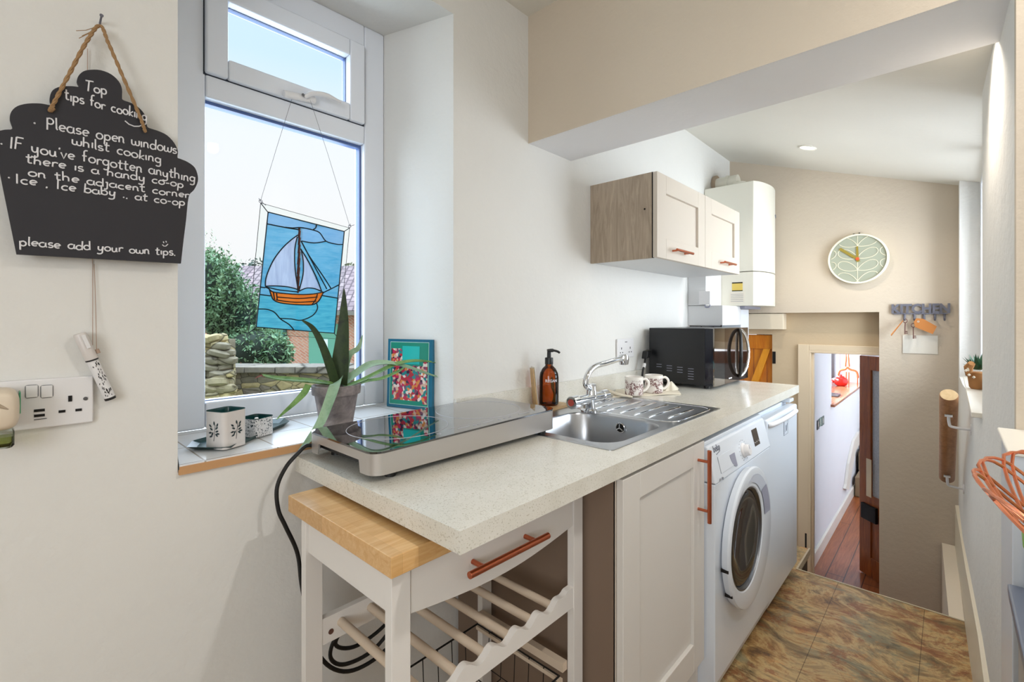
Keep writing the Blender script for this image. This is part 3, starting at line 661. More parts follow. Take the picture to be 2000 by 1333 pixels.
# porthole: round ring with the glass set a little to the left and a grip on the right
pc = Vector((1.810, wy, .478)); pg_ = Vector((1.765, wy, .486))
def circ(c_, r_, dy, n=72): return [Vector((c_.x + r_ * math.cos(2 * math.pi * i / n), c_.y - dy, c_.z + r_ * math.sin(2 * math.pi * i / n))) for i in range(n)]
mb = MB(); mb.rings([circ(pc, .222, 0), circ(pc, .236, .006), circ(pc, .241, .024), circ(pc, .237, .030), circ(pc, .228, .0325), circ(pg_, .176, .030), circ(pg_, .170, .026), circ(pg_, .166, .012)], cap=False)
ph = mb.build('porthole_ring', 'appliance', wm, smooth=28)
mb = MB(); mb.rings([circ(pg_, .168, .014), circ(pg_, .160, .020), circ(pg_, .145, .024), circ(pg_, .11, .018), circ(pg_, .06, .010), circ(pg_, .001, .008)], cap=False); mb.build('porthole_glass', 'washer_glass', ph, smooth=60)
mb = MB(); mb.rings([circ(pg_, .172, .0275), circ(pg_, .168, .0275), circ(pg_, .166, .021), circ(pg_, .163, .019)], cap=False); mb.build('glass_seal', 'dark_steel', ph, smooth=60)
def cres(a0, a1, ri, ro, dy, name, mat):
    A = [R(a0 + (a1 - a0) * k / 14) for k in range(15)]
    i_ = [Vector((pg_.x + ri * math.cos(a), wy - dy, pg_.z + ri * math.sin(a))) for a in A]; o_ = [Vector((pc.x + ro * math.cos(a), wy - dy, pc.z + ro * math.sin(a))) for a in A]
    MB().prism(i_ + o_[::-1], (0, -.0006, 0)).build(name, mat, ph, smooth=0)
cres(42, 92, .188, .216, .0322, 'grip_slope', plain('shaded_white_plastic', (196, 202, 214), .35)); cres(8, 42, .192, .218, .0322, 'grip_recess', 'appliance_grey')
for z in (.44, .345):
    dx = math.sqrt(.240 ** 2 - (z - pc.z) ** 2); MB().box(pc.x - dx - .002, pc.x - dx + .012, wy - .0275, wy - .004, z - .005, z + .005).build('hinge_slot', 'iron', ph, smooth=0)

# ================================================================== UNDERCOUNTER FRIDGE
# fridge
fr = thing('undercounter_fridge', 'white undercounter fridge with a bow handle at the far end of the worktop', 'fridge', (2.41, .87, 0))
MB().box(2.156, 2.684, .605, 1.15, .03, .842).build('body', 'appliance', fr, bevel=.004, smooth=0)
for fx in (2.19, 2.63):
    for fy in (.64, 1.1): MB().cyl((fx, fy, 0), (fx, fy, .032), .018, 14).build('foot', 'black_plastic', fr)
fd = MB().box(2.156, 2.684, .557, .603, .042, .828).build('door', 'appliance', fr, bevel=.008, seg=3, smooth=0)
mb = MB(); mb.tube(smooth_path([(2.18, .560, .803), (2.205, .546, .806), (2.33, .539, .806), (2.48, .539, .806), (2.60, .546, .806), (2.63, .560, .803)], 6), .011, 14, flat=.9)
mb.build('door_handle', 'white_plastic', fd)
MB().box(2.60, 2.675, .57, .62, .842, .858).build('hinge_cover', 'appliance', fr, bevel=.003, smooth=0)
mb = MB(); frame(mb, 2.425, 2.50, .715, .785, .5562, .5572, .0016); mb.box(2.425, 2.432, .5560, .5572, .722, .785); mb.build('sticker_outline', 'gray_text', fd, smooth=0)
mb = MB(); mb.tube(smooth_path([(2.45, .5565, .73), (2.465, .5565, .76), (2.475, .5565, .73), (2.485, .5565, .765)], 4), .001, 6); mb.build('sticker_squiggle', 'gray_text', fd)

# ================================================================== KITCHEN TROLLEY
tr = thing('kitchen_trolley', 'painted wooden trolley with a butcher-block top tucked under the worktop end', 'trolley', (.71, .86, 0))
tx0, tx1, ty0, ty1, tz = .4265, 1.002, .659, 1.060, .862
MB().box(tx0, tx1, ty0, ty1, tz - .035, tz).build('butcher_block_top', 'butcher', tr, bevel=.0015, smooth=0)
lx = [(.440, .478), (.958, .996)]; ly = [(.679, .699), (1.005, 1.025)]
for i, (a, b_) in enumerate(lx):
    for j, (c_, d_) in enumerate(ly):
        MB().box(a, b_, c_, d_, 0, tz - .035).build('leg', 'trolley', tr, bevel=.0012, smooth=0)
MB().box(.446, .462, .699, 1.005, .748, tz - .035).build('apron', 'trolley', tr, bevel=.001, smooth=0)
MB().box(.974, .990, .699, 1.005, .748, tz - .035).build('apron', 'trolley', tr, bevel=.001, smooth=0)
MB().box(.478, .958, 1.008, 1.022, .748, tz - .035).build('apron', 'trolley', tr, bevel=.001, smooth=0)
pts = [(.480, .682, tz - .037), (.956, .682, tz - .037)] + [(.956 - .476 * k / 16, .682, .738 - .022 * math.sin(math.pi * k / 16)) for k in range(17)]
dw = MB().prism(pts, (0, .016, 0)).build('drawer', 'trolley', tr, bevel=.001, smooth=0)
MB().box(.49, .946, .70, .99, .755, .815).build('drawer_box', 'trolley_raw', tr, smooth=0)
bar_handle((.585, .648, .775), (.818, .648, .771), .683, .0068, dw, .17, .005)
def wavy(y, th):
    xs = [.478 + .480 * k / 96 for k in range(97)]; top = []
    for x in xs:
        ph_ = (x - .888) / .0735; zt = .572 + .009 * math.cos(2 * math.pi * (ph_ - .18)); ed = min(1, max(0, (x - .905) / .03)); zt = zt * (1 - ed) + .586 * ed
        ed = min(1, max(0, (.50 - x) / .02)); zt = zt * (1 - ed) + .586 * ed; top.append((x, y, zt))
    return MB().prism([(.478, y, .537), (.958, y, .537)] + top[::-1], (0, th, 0))
wavy(.681, .016).build('bottle_rail', 'trolley', tr, smooth=30)
MB().box(.478, .958, 1.006, 1.022, .532, .590).build('bottle_rail', 'trolley', tr, bevel=.001, smooth=0)
for x in (.521, .5945, .668, .7415, .815, .8885):
    MB().cyl((x, .696, .566), (x, 1.007, .566), .0095, 16).build('dowel', 'trolley_raw', tr)
MB().cyl((.497, 1.0055, .555), (.497, 1.0045, .555), .006, 14).build('screw_plug', 'key_iron', tr)
MB().cyl((.4395, 1.014, .46), (.4405, 1.014, .46), .004, 12).build('screw_plug', 'key_iron', tr)
for x0 in (.940, .478):
    MB().box(x0, x0 + .018, .700, 1.004, .375, .397).build('basket_runner', 'trolley_raw', tr, smooth=0)
    MB().box(x0 - (.008 if x0 > .7 else -.018), x0 + (.0 if x0 > .7 else .026), .700, 1.004, .352, .362).build('basket_runner', 'trolley_raw', tr, smooth=0)
bk = None
mb = MB()
def wire_basket(mb, x0, x1, y0, y1, zt, zb, nx, ny, r=.0014):
    mb.tube([(x0, y0, zt), (x1, y0, zt), (x1, y1, zt), (x0, y1, zt)], .0026, 8, loop=True)
    mb.tube([(x0, y0, zb), (x1, y0, zb), (x1, y1, zb), (x0, y1, zb)], r, 6, loop=True)
    for k in range(1, nx):
        x = x0 + (x1 - x0) * k / nx; mb.tube([(x, y0, zt), (x, y0 + .006, zb), (x, y1 - .006, zb), (x, y1, zt)], r, 6)
    for k in range(1, ny):
        y = y0 + (y1 - y0) * k / ny; mb.tube([(x0, y, zt), (x0 + .006, y, zb), (x1 - .006, y, zb), (x1, y, zt)], r, 6)
wire_basket(mb, .500, .934, .706, 1.000, .368, .262, 9, 6)
wb = tag(mb.build('wire_basket', 'iron'), 'black wire basket sliding in the lower part of the painted trolley', 'basket')

# ================================================================== PORTABLE HOB
hb = thing('portable_hob', 'portable two-zone black glass hob with silver sides near the window', 'hob', (.82, 1.01, CT))
HX0, HX1, HY0, HY1 = .513, 1.122, .857, 1.160
def hz_(x, z): return z + (x - HX0) * .0155
ol = rrect(HX0, HX1, HY0, HY1, .03, 7)
# outline order: right/back, left/back, left/front, right/front; refine the left side
k = 14; left_top = ol[13]; left_bot = ol[14]
ol2 = ol[:16] + [(HX0, y) for y in (1.105, 1.100, 1.0, .915, .910)] + ol[16:]
def bot(x, y): return .9500 if (x < HX0 + .006 and .909 < y < 1.106 and abs(y - 1.105) > .001 and abs(y - .910) > .001) else .9240
mb = MB(); inn_ = [(x + (.004 if x < .8 else -.004) * (1 if abs(x - (HX0 if x < .8 else HX1)) < .031 else 0), y + (.004 if y < 1 else -.004) * (1 if min(abs(y - HY0), abs(y - HY1)) < .031 else 0)) for x, y in ol2]
mb.rings([[Vector((x, y, hz_(x, .969))) for x, y in inn_], [Vector((x, y, hz_(x, .969))) for x, y in ol2], [Vector((x, y, bot(x, y))) for x, y in ol2], [Vector((x, y, bot(x, y))) for x, y in inn_]], cap=False, loop=True)
mb.build('metal_side', 'alu', hb, smooth=50)
g = rrect(HX0 - .001, HX1 + .001, HY0 - .001, HY1 + .001, .031, 10)
MB().hexa([Vector((x, y, hz_(x, .9692))) for x, y in g], [Vector((x, y, hz_(x, .9735))) for x, y in g]).build('glass_top', 'hob_glass', hb, smooth=30)
MB().hexa([Vector((x, y, .932)) for x, y in rrect(HX0 + .02, HX1 - .006, HY0 + .006, HY1 - .006, .03, 6)], [Vector((x, y, hz_(x, .968))) for x, y in rrect(HX0 + .02, HX1 - .006, HY0 + .006, HY1 - .006, .03, 6)]).build('underside', 'black_plastic', hb, smooth=0)
for fx in (.57, 1.085):
    for fy in (.885, 1.125): MB().cyl((fx, fy, CT), (fx, fy, .933), .012, 16).build('foot', 'rubber', hb)
mb = MB()
for cx in (.682, .958):
    mb.tube([(cx + .125 * math.cos(R(a)), 1.022 + .122 * math.sin(R(a)), hz_(cx + .125 * math.cos(R(a)), .9736)) for a in range(0, 360, 6)], .0007, 5, loop=True)
mb.tube([(.74, .902, hz_(.74, .9736)), (1.118, .902, hz_(1.118, .9736))], .0005, 5)
for x0, x1 in ((.76, .80), (.845, .885), (.985, 1.03)):
    mb.prism([(x0, .884, hz_(x0, .9736)), (x1, .884, hz_(x1, .9736)), (x1, .887, hz_(x1, .9736)), (x0, .887, hz_(x0, .9736))], (0, 0, .0004))
for x in (.70, .815, .83, .905, .925, .945): mb.tube([(x + .005 * math.cos(R(a)), .882 + .005 * math.sin(R(a)), hz_(x, .9737)) for a in range(0, 360, 30)], .0005, 5, loop=True)
mb.build('glass_markings', 'hob_line', hb, smooth=0)
cab = smooth_path([(.522, 1.150, .935), (.505, 1.150, .938), (.487, 1.150, .925), (.455, 1.142, .90), (.432, 1.135, .86), (.432, 1.128, .81), (.445, 1.120, .77), (.47, 1.115, .70), (.475, 1.10, .62), (.49, 1.06, .49), (.55, 1.05, .415), (.64, 1.05, .402), (.72, 1.055, .44),
                   (.70, 1.06, .50), (.62, 1.065, .525), (.545, 1.065, .50), (.525, 1.065, .455), (.56, 1.06, .422), (.64, 1.06, .420), (.71, 1.065, .47), (.66, 1.07, .515), (.58, 1.07, .515), (.54, 1.07, .475), (.60, 1.075, .44), (.70, 1.08, .46), (.82, 1.10, .54)], 7)
MB().tube(cab, .0046, 10).build('power_cable', 'rubber', hb)

# ================================================================== MICROWAVE
mw = thing('microwave', 'black microwave with a mirrored door and curved handle on the worktop', 'microwave', (2.56, .99, CT))
mx0, mx1, my0, my1, mz0, mz1 = 2.303, 2.812, .822, 1.155, .925, 1.203
MB().box(mx0, mx1, my0 + .045, my1, mz0, mz1).build('casing', 'micro_black', mw, bevel=.003, smooth=0)
MB().box(mx0 + .001, mx1 - .001, my0 + .006, my0 + .045, mz0 + .001, mz1 - .001).build('front_bezel', plain('glossy_black_bezel', (24, 28, 40), .08), mw, bevel=.002, smooth=0)
MB().box(mx0, mx0 + .142, my0, my0 + .006, mz0, mz1).build('control_strip', 'mirror_glass', mw, smooth=0)
md_ = MB().box(mx0 + .144, mx1, my0, my0 + .006, mz0, mz1).build('door', 'mirror_dark', mw, smooth=0)
# lens-shaped handle
hc = Vector((mx0 + .355, my0 - .004, (mz0 + mz1) / 2 + .006)); hh = .122; hw = .062
def lens(s_, k=1.0): return [hc + Vector((s_ * hw * k * math.cos(R(a)) - s_ * hw * .0, -.026 * math.cos(R(a)), hh * math.sin(R(a)))) for a in range(-90, 91, 10)]
mb = MB(); mb.tube(lens(-1), .0085, 10, flat=1.0); mb.build('handle', 'black_plastic', md_)
mb = MB(); mb.tube(lens(1), .0075, 10); mb.build('handle_trim', 'chrome', md_)
MB().box(mx0 + .20, mx0 + .245, my0 - .0006, my0, mz0 + .020, mz0 + .026).build('maker_mark', 'chalk', md_, smooth=0)
for k in range(4):
    mb = MB()
    for j in range(5 if k == 3 else 3 if k else 2):
        y = 1.100 - k * .055; z = 1.016 - k * .004 - j * .0125; mb.box(mx0 - .0008, mx0 + .001, y - .014, y + .014, z - .0012, z + .0012)
    mb.build('side_vent', 'appliance_grey', mw, smooth=0)
for fx in (mx0 + .04, mx1 - .04):
    for fy in (my0 + .05, my1 - .04): MB().cyl((fx, fy, CT), (fx, fy, mz0), .014, 14).build('foot', 'black_plastic', mw)

# ================================================================== WALL CABINET
wc = thing('upper_cabinet', 'wall cabinet with a grey oak side and two cream panelled doors', 'cabinet', (2.30, 1.03, 1.496))
UX0, UX1, UM = 1.797, 2.812, 2.306; UZ0, UZ1, UY = 1.497, 1.846, .866
MB().box(UX0, UX0 + .016, UY + .024, W - .001, UZ0, UZ1).build('side_panel', 'oak_grey', wc, bevel=.0006, smooth=0)
MB().box(UX0 + .016, UX1, UY + .024, W - .001, UZ0 + .003, UZ1 - .002).build('carcass', 'cab_white', wc, smooth=0)
MB().box(UX0 + .001, UX0 + .014, UY + .0195, UY + .0245, UZ0, UZ1).build('edge_seal', 'iron', wc, smooth=0)
MB().cyl((UX0 - .0008, UY + .055, 1.70), (UX0 + .001, UY + .055, 1.70), .004, 14).build('screw_cap', 'iron', wc)
for a, b_ in ((UX0 - .0005, UM - .0015), (UM + .0015, UX1)):
    mb = MB(); shaker(mb, a, b_, UZ0 + .001, UZ1 - .001, UY, UY + .019, .083, .075, .085, .011); d_ = mb.build('door', 'cab_cream', wc, bevel=.0018, smooth=0)
    cx = a + (.195 if a < 2 else .255); bar_handle((cx - .075, UY - .030, UZ0 + .041), (cx + .095, UY - .030, UZ0 + .041), UY + .001, .0055, d_, .14, .004)

# ================================================================== BOILER
bo_ = thing('boiler', 'cream white wall boiler with a rounded front and a flue pipe on top', 'boiler', (3.36, 1.0, 1.33))
BX0, BX1, BY, BZ0, BZ1 = 3.134, 3.573, .885, 1.332, 2.10
def bplan(d=0, n=12):
    pts = [(BX0, W - .002), (BX0, BY + .03)]
    pts += [(BX0 + (BX1 - BX0) * k / n, BY - .050 * math.sin(math.pi * k / n) ** .7 + (0)) for k in range(n + 1)]
    pts += [(BX1, BY + .03), (BX1, W - .002)]; return pts
mb = MB(); P_ = bplan(); mb.hexa([(x, y, 1.545) for x, y in P_], [(x, y, BZ1) for x, y in P_]); mb.build('casing', 'boiler', bo_, bevel=.004, smooth=25)
mb = MB(); mb.hexa([(x, y, BZ0) for x, y in P_], [(x, y, 1.541) for x, y in P_]); lp = mb.build('lower_panel', 'boiler', bo_, bevel=.003, smooth=25)
mb = MB(); P2 = [(BX0 + .05, W - .02), (BX0 + .05, .95), (BX1 - .05, .95), (BX1 - .05, W - .02)]
mb.hexa([(x, y, 1.315) for x, y in P2], [(x, y, BZ0) for x, y in P2]); mb.build('base_tray', 'appliance_grey', bo_, smooth=0)
mb = MB(); fz = YP(1420, 349, 1.08).z
mb.cyl((3.32, 1.03, 2.157), (3.32, W - .005, 2.157), .050, 28); mb.cyl((3.32, 1.085, 2.157), (3.32, 1.10, 2.157), .056, 28); mb.lathe([(.058, 2.095), (.058, 2.115), (.05, 2.12), (.05, 2.150)], (3.32, 1.03, 0), 28)
mb.build('flue_elbow', 'boiler', bo_)
MB().cyl((3.32, W - .022, 2.157), (3.32, W - .003, 2.157), .070, 32).build('flue_collar', plain('collar_brown_grey', (168, 150, 130), .6), bo_)
MB().box(BX0 - .0012, BX0 + .001, BY + .062, BY + .125, 1.425, 1.478).build('yellow_label', 'label_yellow', bo_, smooth=0)
for a_, b_ in ((1.473, 1.480), (1.424, 1.429)): MB().box(BX0 - .0018, BX0 + .001, BY + .062, BY + .125, a_, b_).build('label_stripe', 'iron', bo_, smooth=0)
MB().box(BX0 - .0012, BX0 + .001, BY + .050, BY + .140, 1.350, 1.418).build('white_label', 'card_white', bo_, smooth=0)
mb = MB()
for k in range(5): mb.box(BX0 - .0016, BX0 + .001, BY + .058, BY + .132, 1.360 + .011 * k, 1.362 + .011 * k)
mb.build('label_text', 'gray_text', bo_, smooth=0)
mb = MB(); q0 = Vector((3.48, BY - .030, 1.93)); mb.tube([q0 + Vector((-.03, -.012, -.004)), q0 + Vector((-.01, -.009, .006)), q0 + Vector((.012, -.004, -.010)), q0 + Vector((.03, .002, -.004)), q0 + Vector((.034, .004, .022))], .003, 6); mb.build('maker_mark', 'gray_text', bo_)
# boxing around the pipes under the boiler
bxg = thing('pipe_boxing', 'white boxed-in pipe casing under the boiler beside the microwave', 'boxing', (3.0, 1.1, 1.21))
MB().box(2.872, 3.132, 1.075, W - .001, 1.332, 1.75).build('upright_box', 'cab_white', bxg, bevel=.002, smooth=0)
MB().box(2.872, 3.20, .978, W - .001, 1.212, 1.330).build('lower_box', 'cab_white', bxg, bevel=.002, smooth=0)
MB().box(3.20, 3.36, .978, W - .001, .93, 1.312).build('rear_box', 'appliance', bxg, smooth=0)
mb = MB()
mb.cyl((2.868, 1.17, 1.206), (2.868, .982, 1.206), .003, 8); mb.cyl((2.868, 1.10, 1.206), (2.868, 1.10, 1.195), .004, 8); mb.cyl((2.868, 1.03, 1.206), (2.868, 1.03, 1.195), .004, 8); mb.cyl((2.868, .984, 1.214), (2.868, .984, 1.196), .004, 8)
mb.build('pipe_clips', 'iron', bxg)
sw = thing('fused_switch', 'small white fused switch on the pipe casing under the wall cabinet', 'switch', (2.86, 1.06, 1.33))
MB().box(2.845, 2.872, 1.040, 1.108, 1.335, 1.415).build('switch_box', 'white_plastic', sw, bevel=.003, smooth=0)
mb = MB(); mb.tube(smooth_path([(2.858, 1.075, 1.336), (2.858, 1.070, 1.320), (2.858, 1.05, 1.322), (2.858, 1.045, 1.334)], 4), .004, 8); mb.build('cord', 'appliance_grey', sw)

# ================================================================== THINGS ON THE WORKTOP
bd = tag(MB().prism([(1.340, 1.065, CT + .0006), (1.50, 1.075, CT + .0006), (1.50, 1.165, CT + .0006), (1.335, 1.165, CT + .0006)], (0, 0, .011)).build('wooden_board', 'block_wood', bevel=.002, smooth=0), 'small pale wooden board under the amber soap bottle', 'board')
sb = thing('soap_bottle', 'amber pump bottle of soap standing on a small board by the tap', 'bottle', (1.415, 1.118, CT + .0116))
z0 = CT + .0116; c = (1.415, 1.118, 0)
MB().lathe([(.030, z0), (.0355, z0 + .005), (.0365, z0 + .012), (.0365, z0 + .105), (.034, z0 + .122), (.026, z0 + .138), (.015, z0 + .149), (.013, z0 + .156), (.013, z0 + .165)], c, 40).build('glass_body', 'amber', sb)
MB().lathe([(.0155, z0 + .155), (.0155, z0 + .178), (.0145, z0 + .180), (.0075, z0 + .181), (.0075, z0 + .203)], c, 28).build('pump_collar', 'black_plastic', sb)
mb = MB(); mb.tube(smooth_path([Vector(c) + Vector((-.006, .004, z0 + .205)), Vector(c) + Vector((.010, -.010, z0 + .207)), Vector(c) + Vector((.022, -.024, z0 + .203)), Vector(c) + Vector((.028, -.030, z0 + .197))], 4), [.007] * 5 + [.0045] * 7 + [.003], 10); mb.build('pump_spout', 'black_plastic', sb)
mb = MB(); vs, fs = text_geo('REGAN', .0145, .0003, 'CENTER', .0003)
a0 = R(-126)
mb.add([Vector((c[0] + .0369 * math.cos(a0 + v.x / .0365), c[1] + .0369 * math.sin(a0 + v.x / .0365), z0 + .095 + v.y)) + Vector((math.cos(a0 + v.x / .0365), math.sin(a0 + v.x / .0365), 0)) * v.z for v in vs], fs)
mb.build('lettering', 'amber_label', sb, smooth=0)
cb = thing('clip_board', 'small leaning card holder of thin wood behind the amber bottle', 'card holder', (1.388, 1.15, CT))
mb = MB(); mb.hexa([(1.356, 1.128, CT + .0125), (1.380, 1.169, CT + .0125), (1.383, 1.167, CT + .0125), (1.359, 1.126, CT + .0125)], [(1.342, 1.136, 1.063), (1.366, 1.172, 1.063), (1.369, 1.170, 1.063), (1.345, 1.134, 1.063)]); mb.build('back_board', 'block_wood', cb, smooth=0)
mb = MB(); mb.hexa([(1.360, 1.125, CT + .0125), (1.384, 1.166, CT + .0125), (1.386, 1.165, CT + .0125), (1.362, 1.124, CT + .0125)], [(1.346, 1.133, 1.068), (1.370, 1.169, 1.068), (1.372, 1.168, 1.068), (1.348, 1.132, 1.068)]); mb.build('card', 'card_white', cb, smooth=0)
mb = MB()
for k in range(9):
    a = random.uniform(-.012, .012); mb.tube(smooth_path([(1.468 + a * .3, 1.145, 1.02), (1.470 + a, 1.14, .985), (1.472 + a * 1.6, 1.135 + a, .955), (1.474 + a * 2, 1.13, .925)], 4), .0026, 6)
tag(mb.build('string_scourer', 'teal_cloth'), 'turquoise string tassel scourer hanging beside the amber bottle', 'scourer')

# tea towel with folds, mugs
def cloth(corners, z, n=16, amp=.003):
    mb = MB(); a, b, c, d = [Vector(p) for p in corners]; g_ = []
    for i in range(n + 1):
        for j in range(n + 1):
            s_, t_ = i / n, j / n; p = (a * (1 - s_) + b * s_) * (1 - t_) + (d * (1 - s_) + c * s_) * t_
            p = Vector((p.x, p.y, z + amp * (1 + math.sin(p.x * 60 + p.y * 35)) * .5)); g_.append(p)
    f_ = [(i * (n + 1) + j, (i + 1) * (n + 1) + j, (i + 1) * (n + 1) + j + 1, i * (n + 1) + j + 1) for i in range(n) for j in range(n)]
    m0 = len(g_); mb.add(g_ + [p - Vector((0, 0, .003)) for p in g_], f_ + [tuple(m0 + q for q in f)[::-1] for f in f_]
        + [(i, i + 1, m0 + i + 1, m0 + i)[::-1] for i in range(n)] + [((n * (n + 1)) + i, (n * (n + 1)) + i + 1, m0 + n * (n + 1) + i + 1, m0 + n * (n + 1) + i) for i in range(n)]
        + [(i * (n + 1), (i + 1) * (n + 1), m0 + (i + 1) * (n + 1), m0 + i * (n + 1)) for i in range(n)] + [(i * (n + 1) + n, (i + 1) * (n + 1) + n, m0 + (i + 1) * (n + 1) + n, m0 + i * (n + 1) + n)[::-1] for i in range(n)])
    return mb
tw = thing('tea_towel', 'folded cream tea towel lying under the two patterned mugs', 'towel', (1.95, 1.0, CT))
cc = [ZP(1196, 778, CT), ZP(1330, 771, CT), ZP(1318, 757, CT), ZP(1204, 762, CT)]
cloth(cc, CT + .0035, 18, .0022).build('flat_layers', 'cream_cloth', tw, smooth=60)
mb = MB()
mb.tube(smooth_path([ZP(1181, 762, CT + .012), ZP(1190, 765, CT + .014), ZP(1208, 771, CT + .012), ZP(1235, 776, CT + .007)], 5), [.006] + [.011] * 6 + [.009] * 5 + [.007] * 3 + [.004], 10, flat=.75)
mb.build('rolled_edge', 'cream_cloth', tw)
pk = ZP(1311, 764, CT)
mb = MB(); n_ = 14; rs = []
for k, (rr, hh_) in enumerate(((.052, .001), (.045, .006), (.030, .018), (.014, .032), (.004, .040))):
    rs.append([Vector((pk.x + rr * math.cos(2 * math.pi * i / n_) * (1 + .25 * math.sin(3 * i)), pk.y + rr * .55 * math.sin(2 * math.pi * i / n_), CT + .005 + hh_)) for i in range(n_)])
mb.rings(rs); mb.build('raised_fold', 'cream_cloth', tw, smooth=80)
def mug(loc, ang, label):
    t = thing('patterned_mug', label, 'mug', loc, 'brown patterned mugs on the tea towel', local=True)
    r_ = .0395; h_ = .080
    MB().lathe([(r_ * .93, 0), (r_ * .99, .003), (r_, .008), (r_, h_ - .014)], (0, 0, 0), 36).build('mug_body', 'mug_print', t)
    mb = MB(); mb.lathe([(r_, h_ - .0142), (r_, h_ - .001), (r_ - .0012, h_), (r_ - .0035, h_ - .001), (r_ - .0035, .006), (0.001, .005)], (0, 0, 0), 36, cap=False); mb.build('rim', 'white_ceramic', t)
    d = Vector((math.cos(ang), math.sin(ang), 0)); u = Vector((0, 0, 1)); cc_ = d * (r_ - .002) + u * .042
    mb = MB(); mb.tube(smooth_path([d * (r_ - .003) + u * .066, d * (r_ + .014) + u * .068, d * (r_ + .027) + u * .054, d * (r_ + .025) + u * .034, d * (r_ + .010) + u * .018, d * (r_ - .003) + u * .017], 5), .0042, 10, flat=1.3); mb.build('handle', 'white_ceramic', t)
    return t
mug((1.888, 1.018, CT + .0063), R(-40), 'brown patterned mug nearer the tap on the tea towel')
mug((2.010, .985, CT + .0063), R(-44), 'brown patterned mug next to the microwave on the tea towel')
# socket behind the tap with plug and lead
so = thing('double_socket', 'white double socket on the wall behind the sink', 'socket', (2.10, W, 1.06))
MB().box(2.018, 2.178, W - .010, W - .001, 1.058, 1.152).build('face_plate', 'white_plastic', so, bevel=.003, smooth=0)
mb = MB()
for cx in (2.055, 2.140):
    mb.box(cx - .003, cx + .003, W - .0105, W - .009, 1.100, 1.110)
    for dx in (-.011, .011): mb.box(cx + dx - .0035, cx + dx + .0035, W - .0105, W - .009, 1.082, 1.087)
mb.box(2.088, 2.110, W - .0105, W - .009, 1.134, 1.137); mb.build('socket_holes', 'iron', so, smooth=0)
pg = thing('black_plug', 'black plug and short black lead beside the microwave', 'plug', (2.245, 1.12, .96))
MB().hexa([(2.225, 1.13, 1.045), (2.262, 1.125, 1.055), (2.262, 1.16, 1.055), (2.225, 1.16, 1.045)], [(2.238, 1.13, 1.085), (2.285, 1.125, 1.09), (2.285, 1.16, 1.09), (2.238, 1.16, 1.085)]).build('plug_top', 'rubber', pg, bevel=.005, smooth=30)
MB().tube(smooth_path([(2.243, 1.145, 1.05), (2.225, 1.142, 1.015), (2.205, 1.14, .985), (2.20, 1.14, .955), (2.24, 1.15, .925), (2.29, 1.155, .918)], 6), .0052, 10).build('lead', 'rubber', pg)
MB().cyl((2.228, 1.142, 1.022), (2.220, 1.142, 1.002), .0085, 14).build('cable_tag', 'white_plastic', pg)
# ================================================================== CHALKBOARD WITH HANDWRITING
YB = W - .030
def wp(px, py, y=YB): return YP(px, py, y)
out_px = [(32, 497), (353, 515), (358, 470), (363, 430), (368, 385), (378, 372), (385, 358), (386, 345), (380, 328), (366, 317), (352, 311), (346, 308), (347, 296), (340, 280), (326, 265), (310, 257), (298, 253), (288, 249), (286, 240), (283, 226), (272, 212), (256, 202), (240, 196), (238, 190), (238, 175), (232, 160), (217, 146), (197, 138), (178, 137), (163, 140), (153, 149), (150, 160), (154, 170),
          (140, 169), (118, 170), (104, 176), (98, 186), (97, 198), (99, 206), (80, 203), (55, 203), (34, 208), (22, 219), (19, 234), (24, 252), (10, 254), (-6, 258), (-18, 268), (-22, 285), (-18, 300), (-8, 312), (0, 340)]
bb = thing('chalkboard', 'black cupcake-shaped chalkboard with white handwriting hanging on twine', 'chalkboard', (.127, W, 1.35))
op = smooth_path([wp(*p, W - .028) for p in out_px[1:]], 3)
poly = [wp(32, 497, W - .028)] + op
MB().prism([(p.x, W - .023, p.z) for p in poly], (0, -.007, 0)).build('board', 'chalkboard', bb, smooth=0)
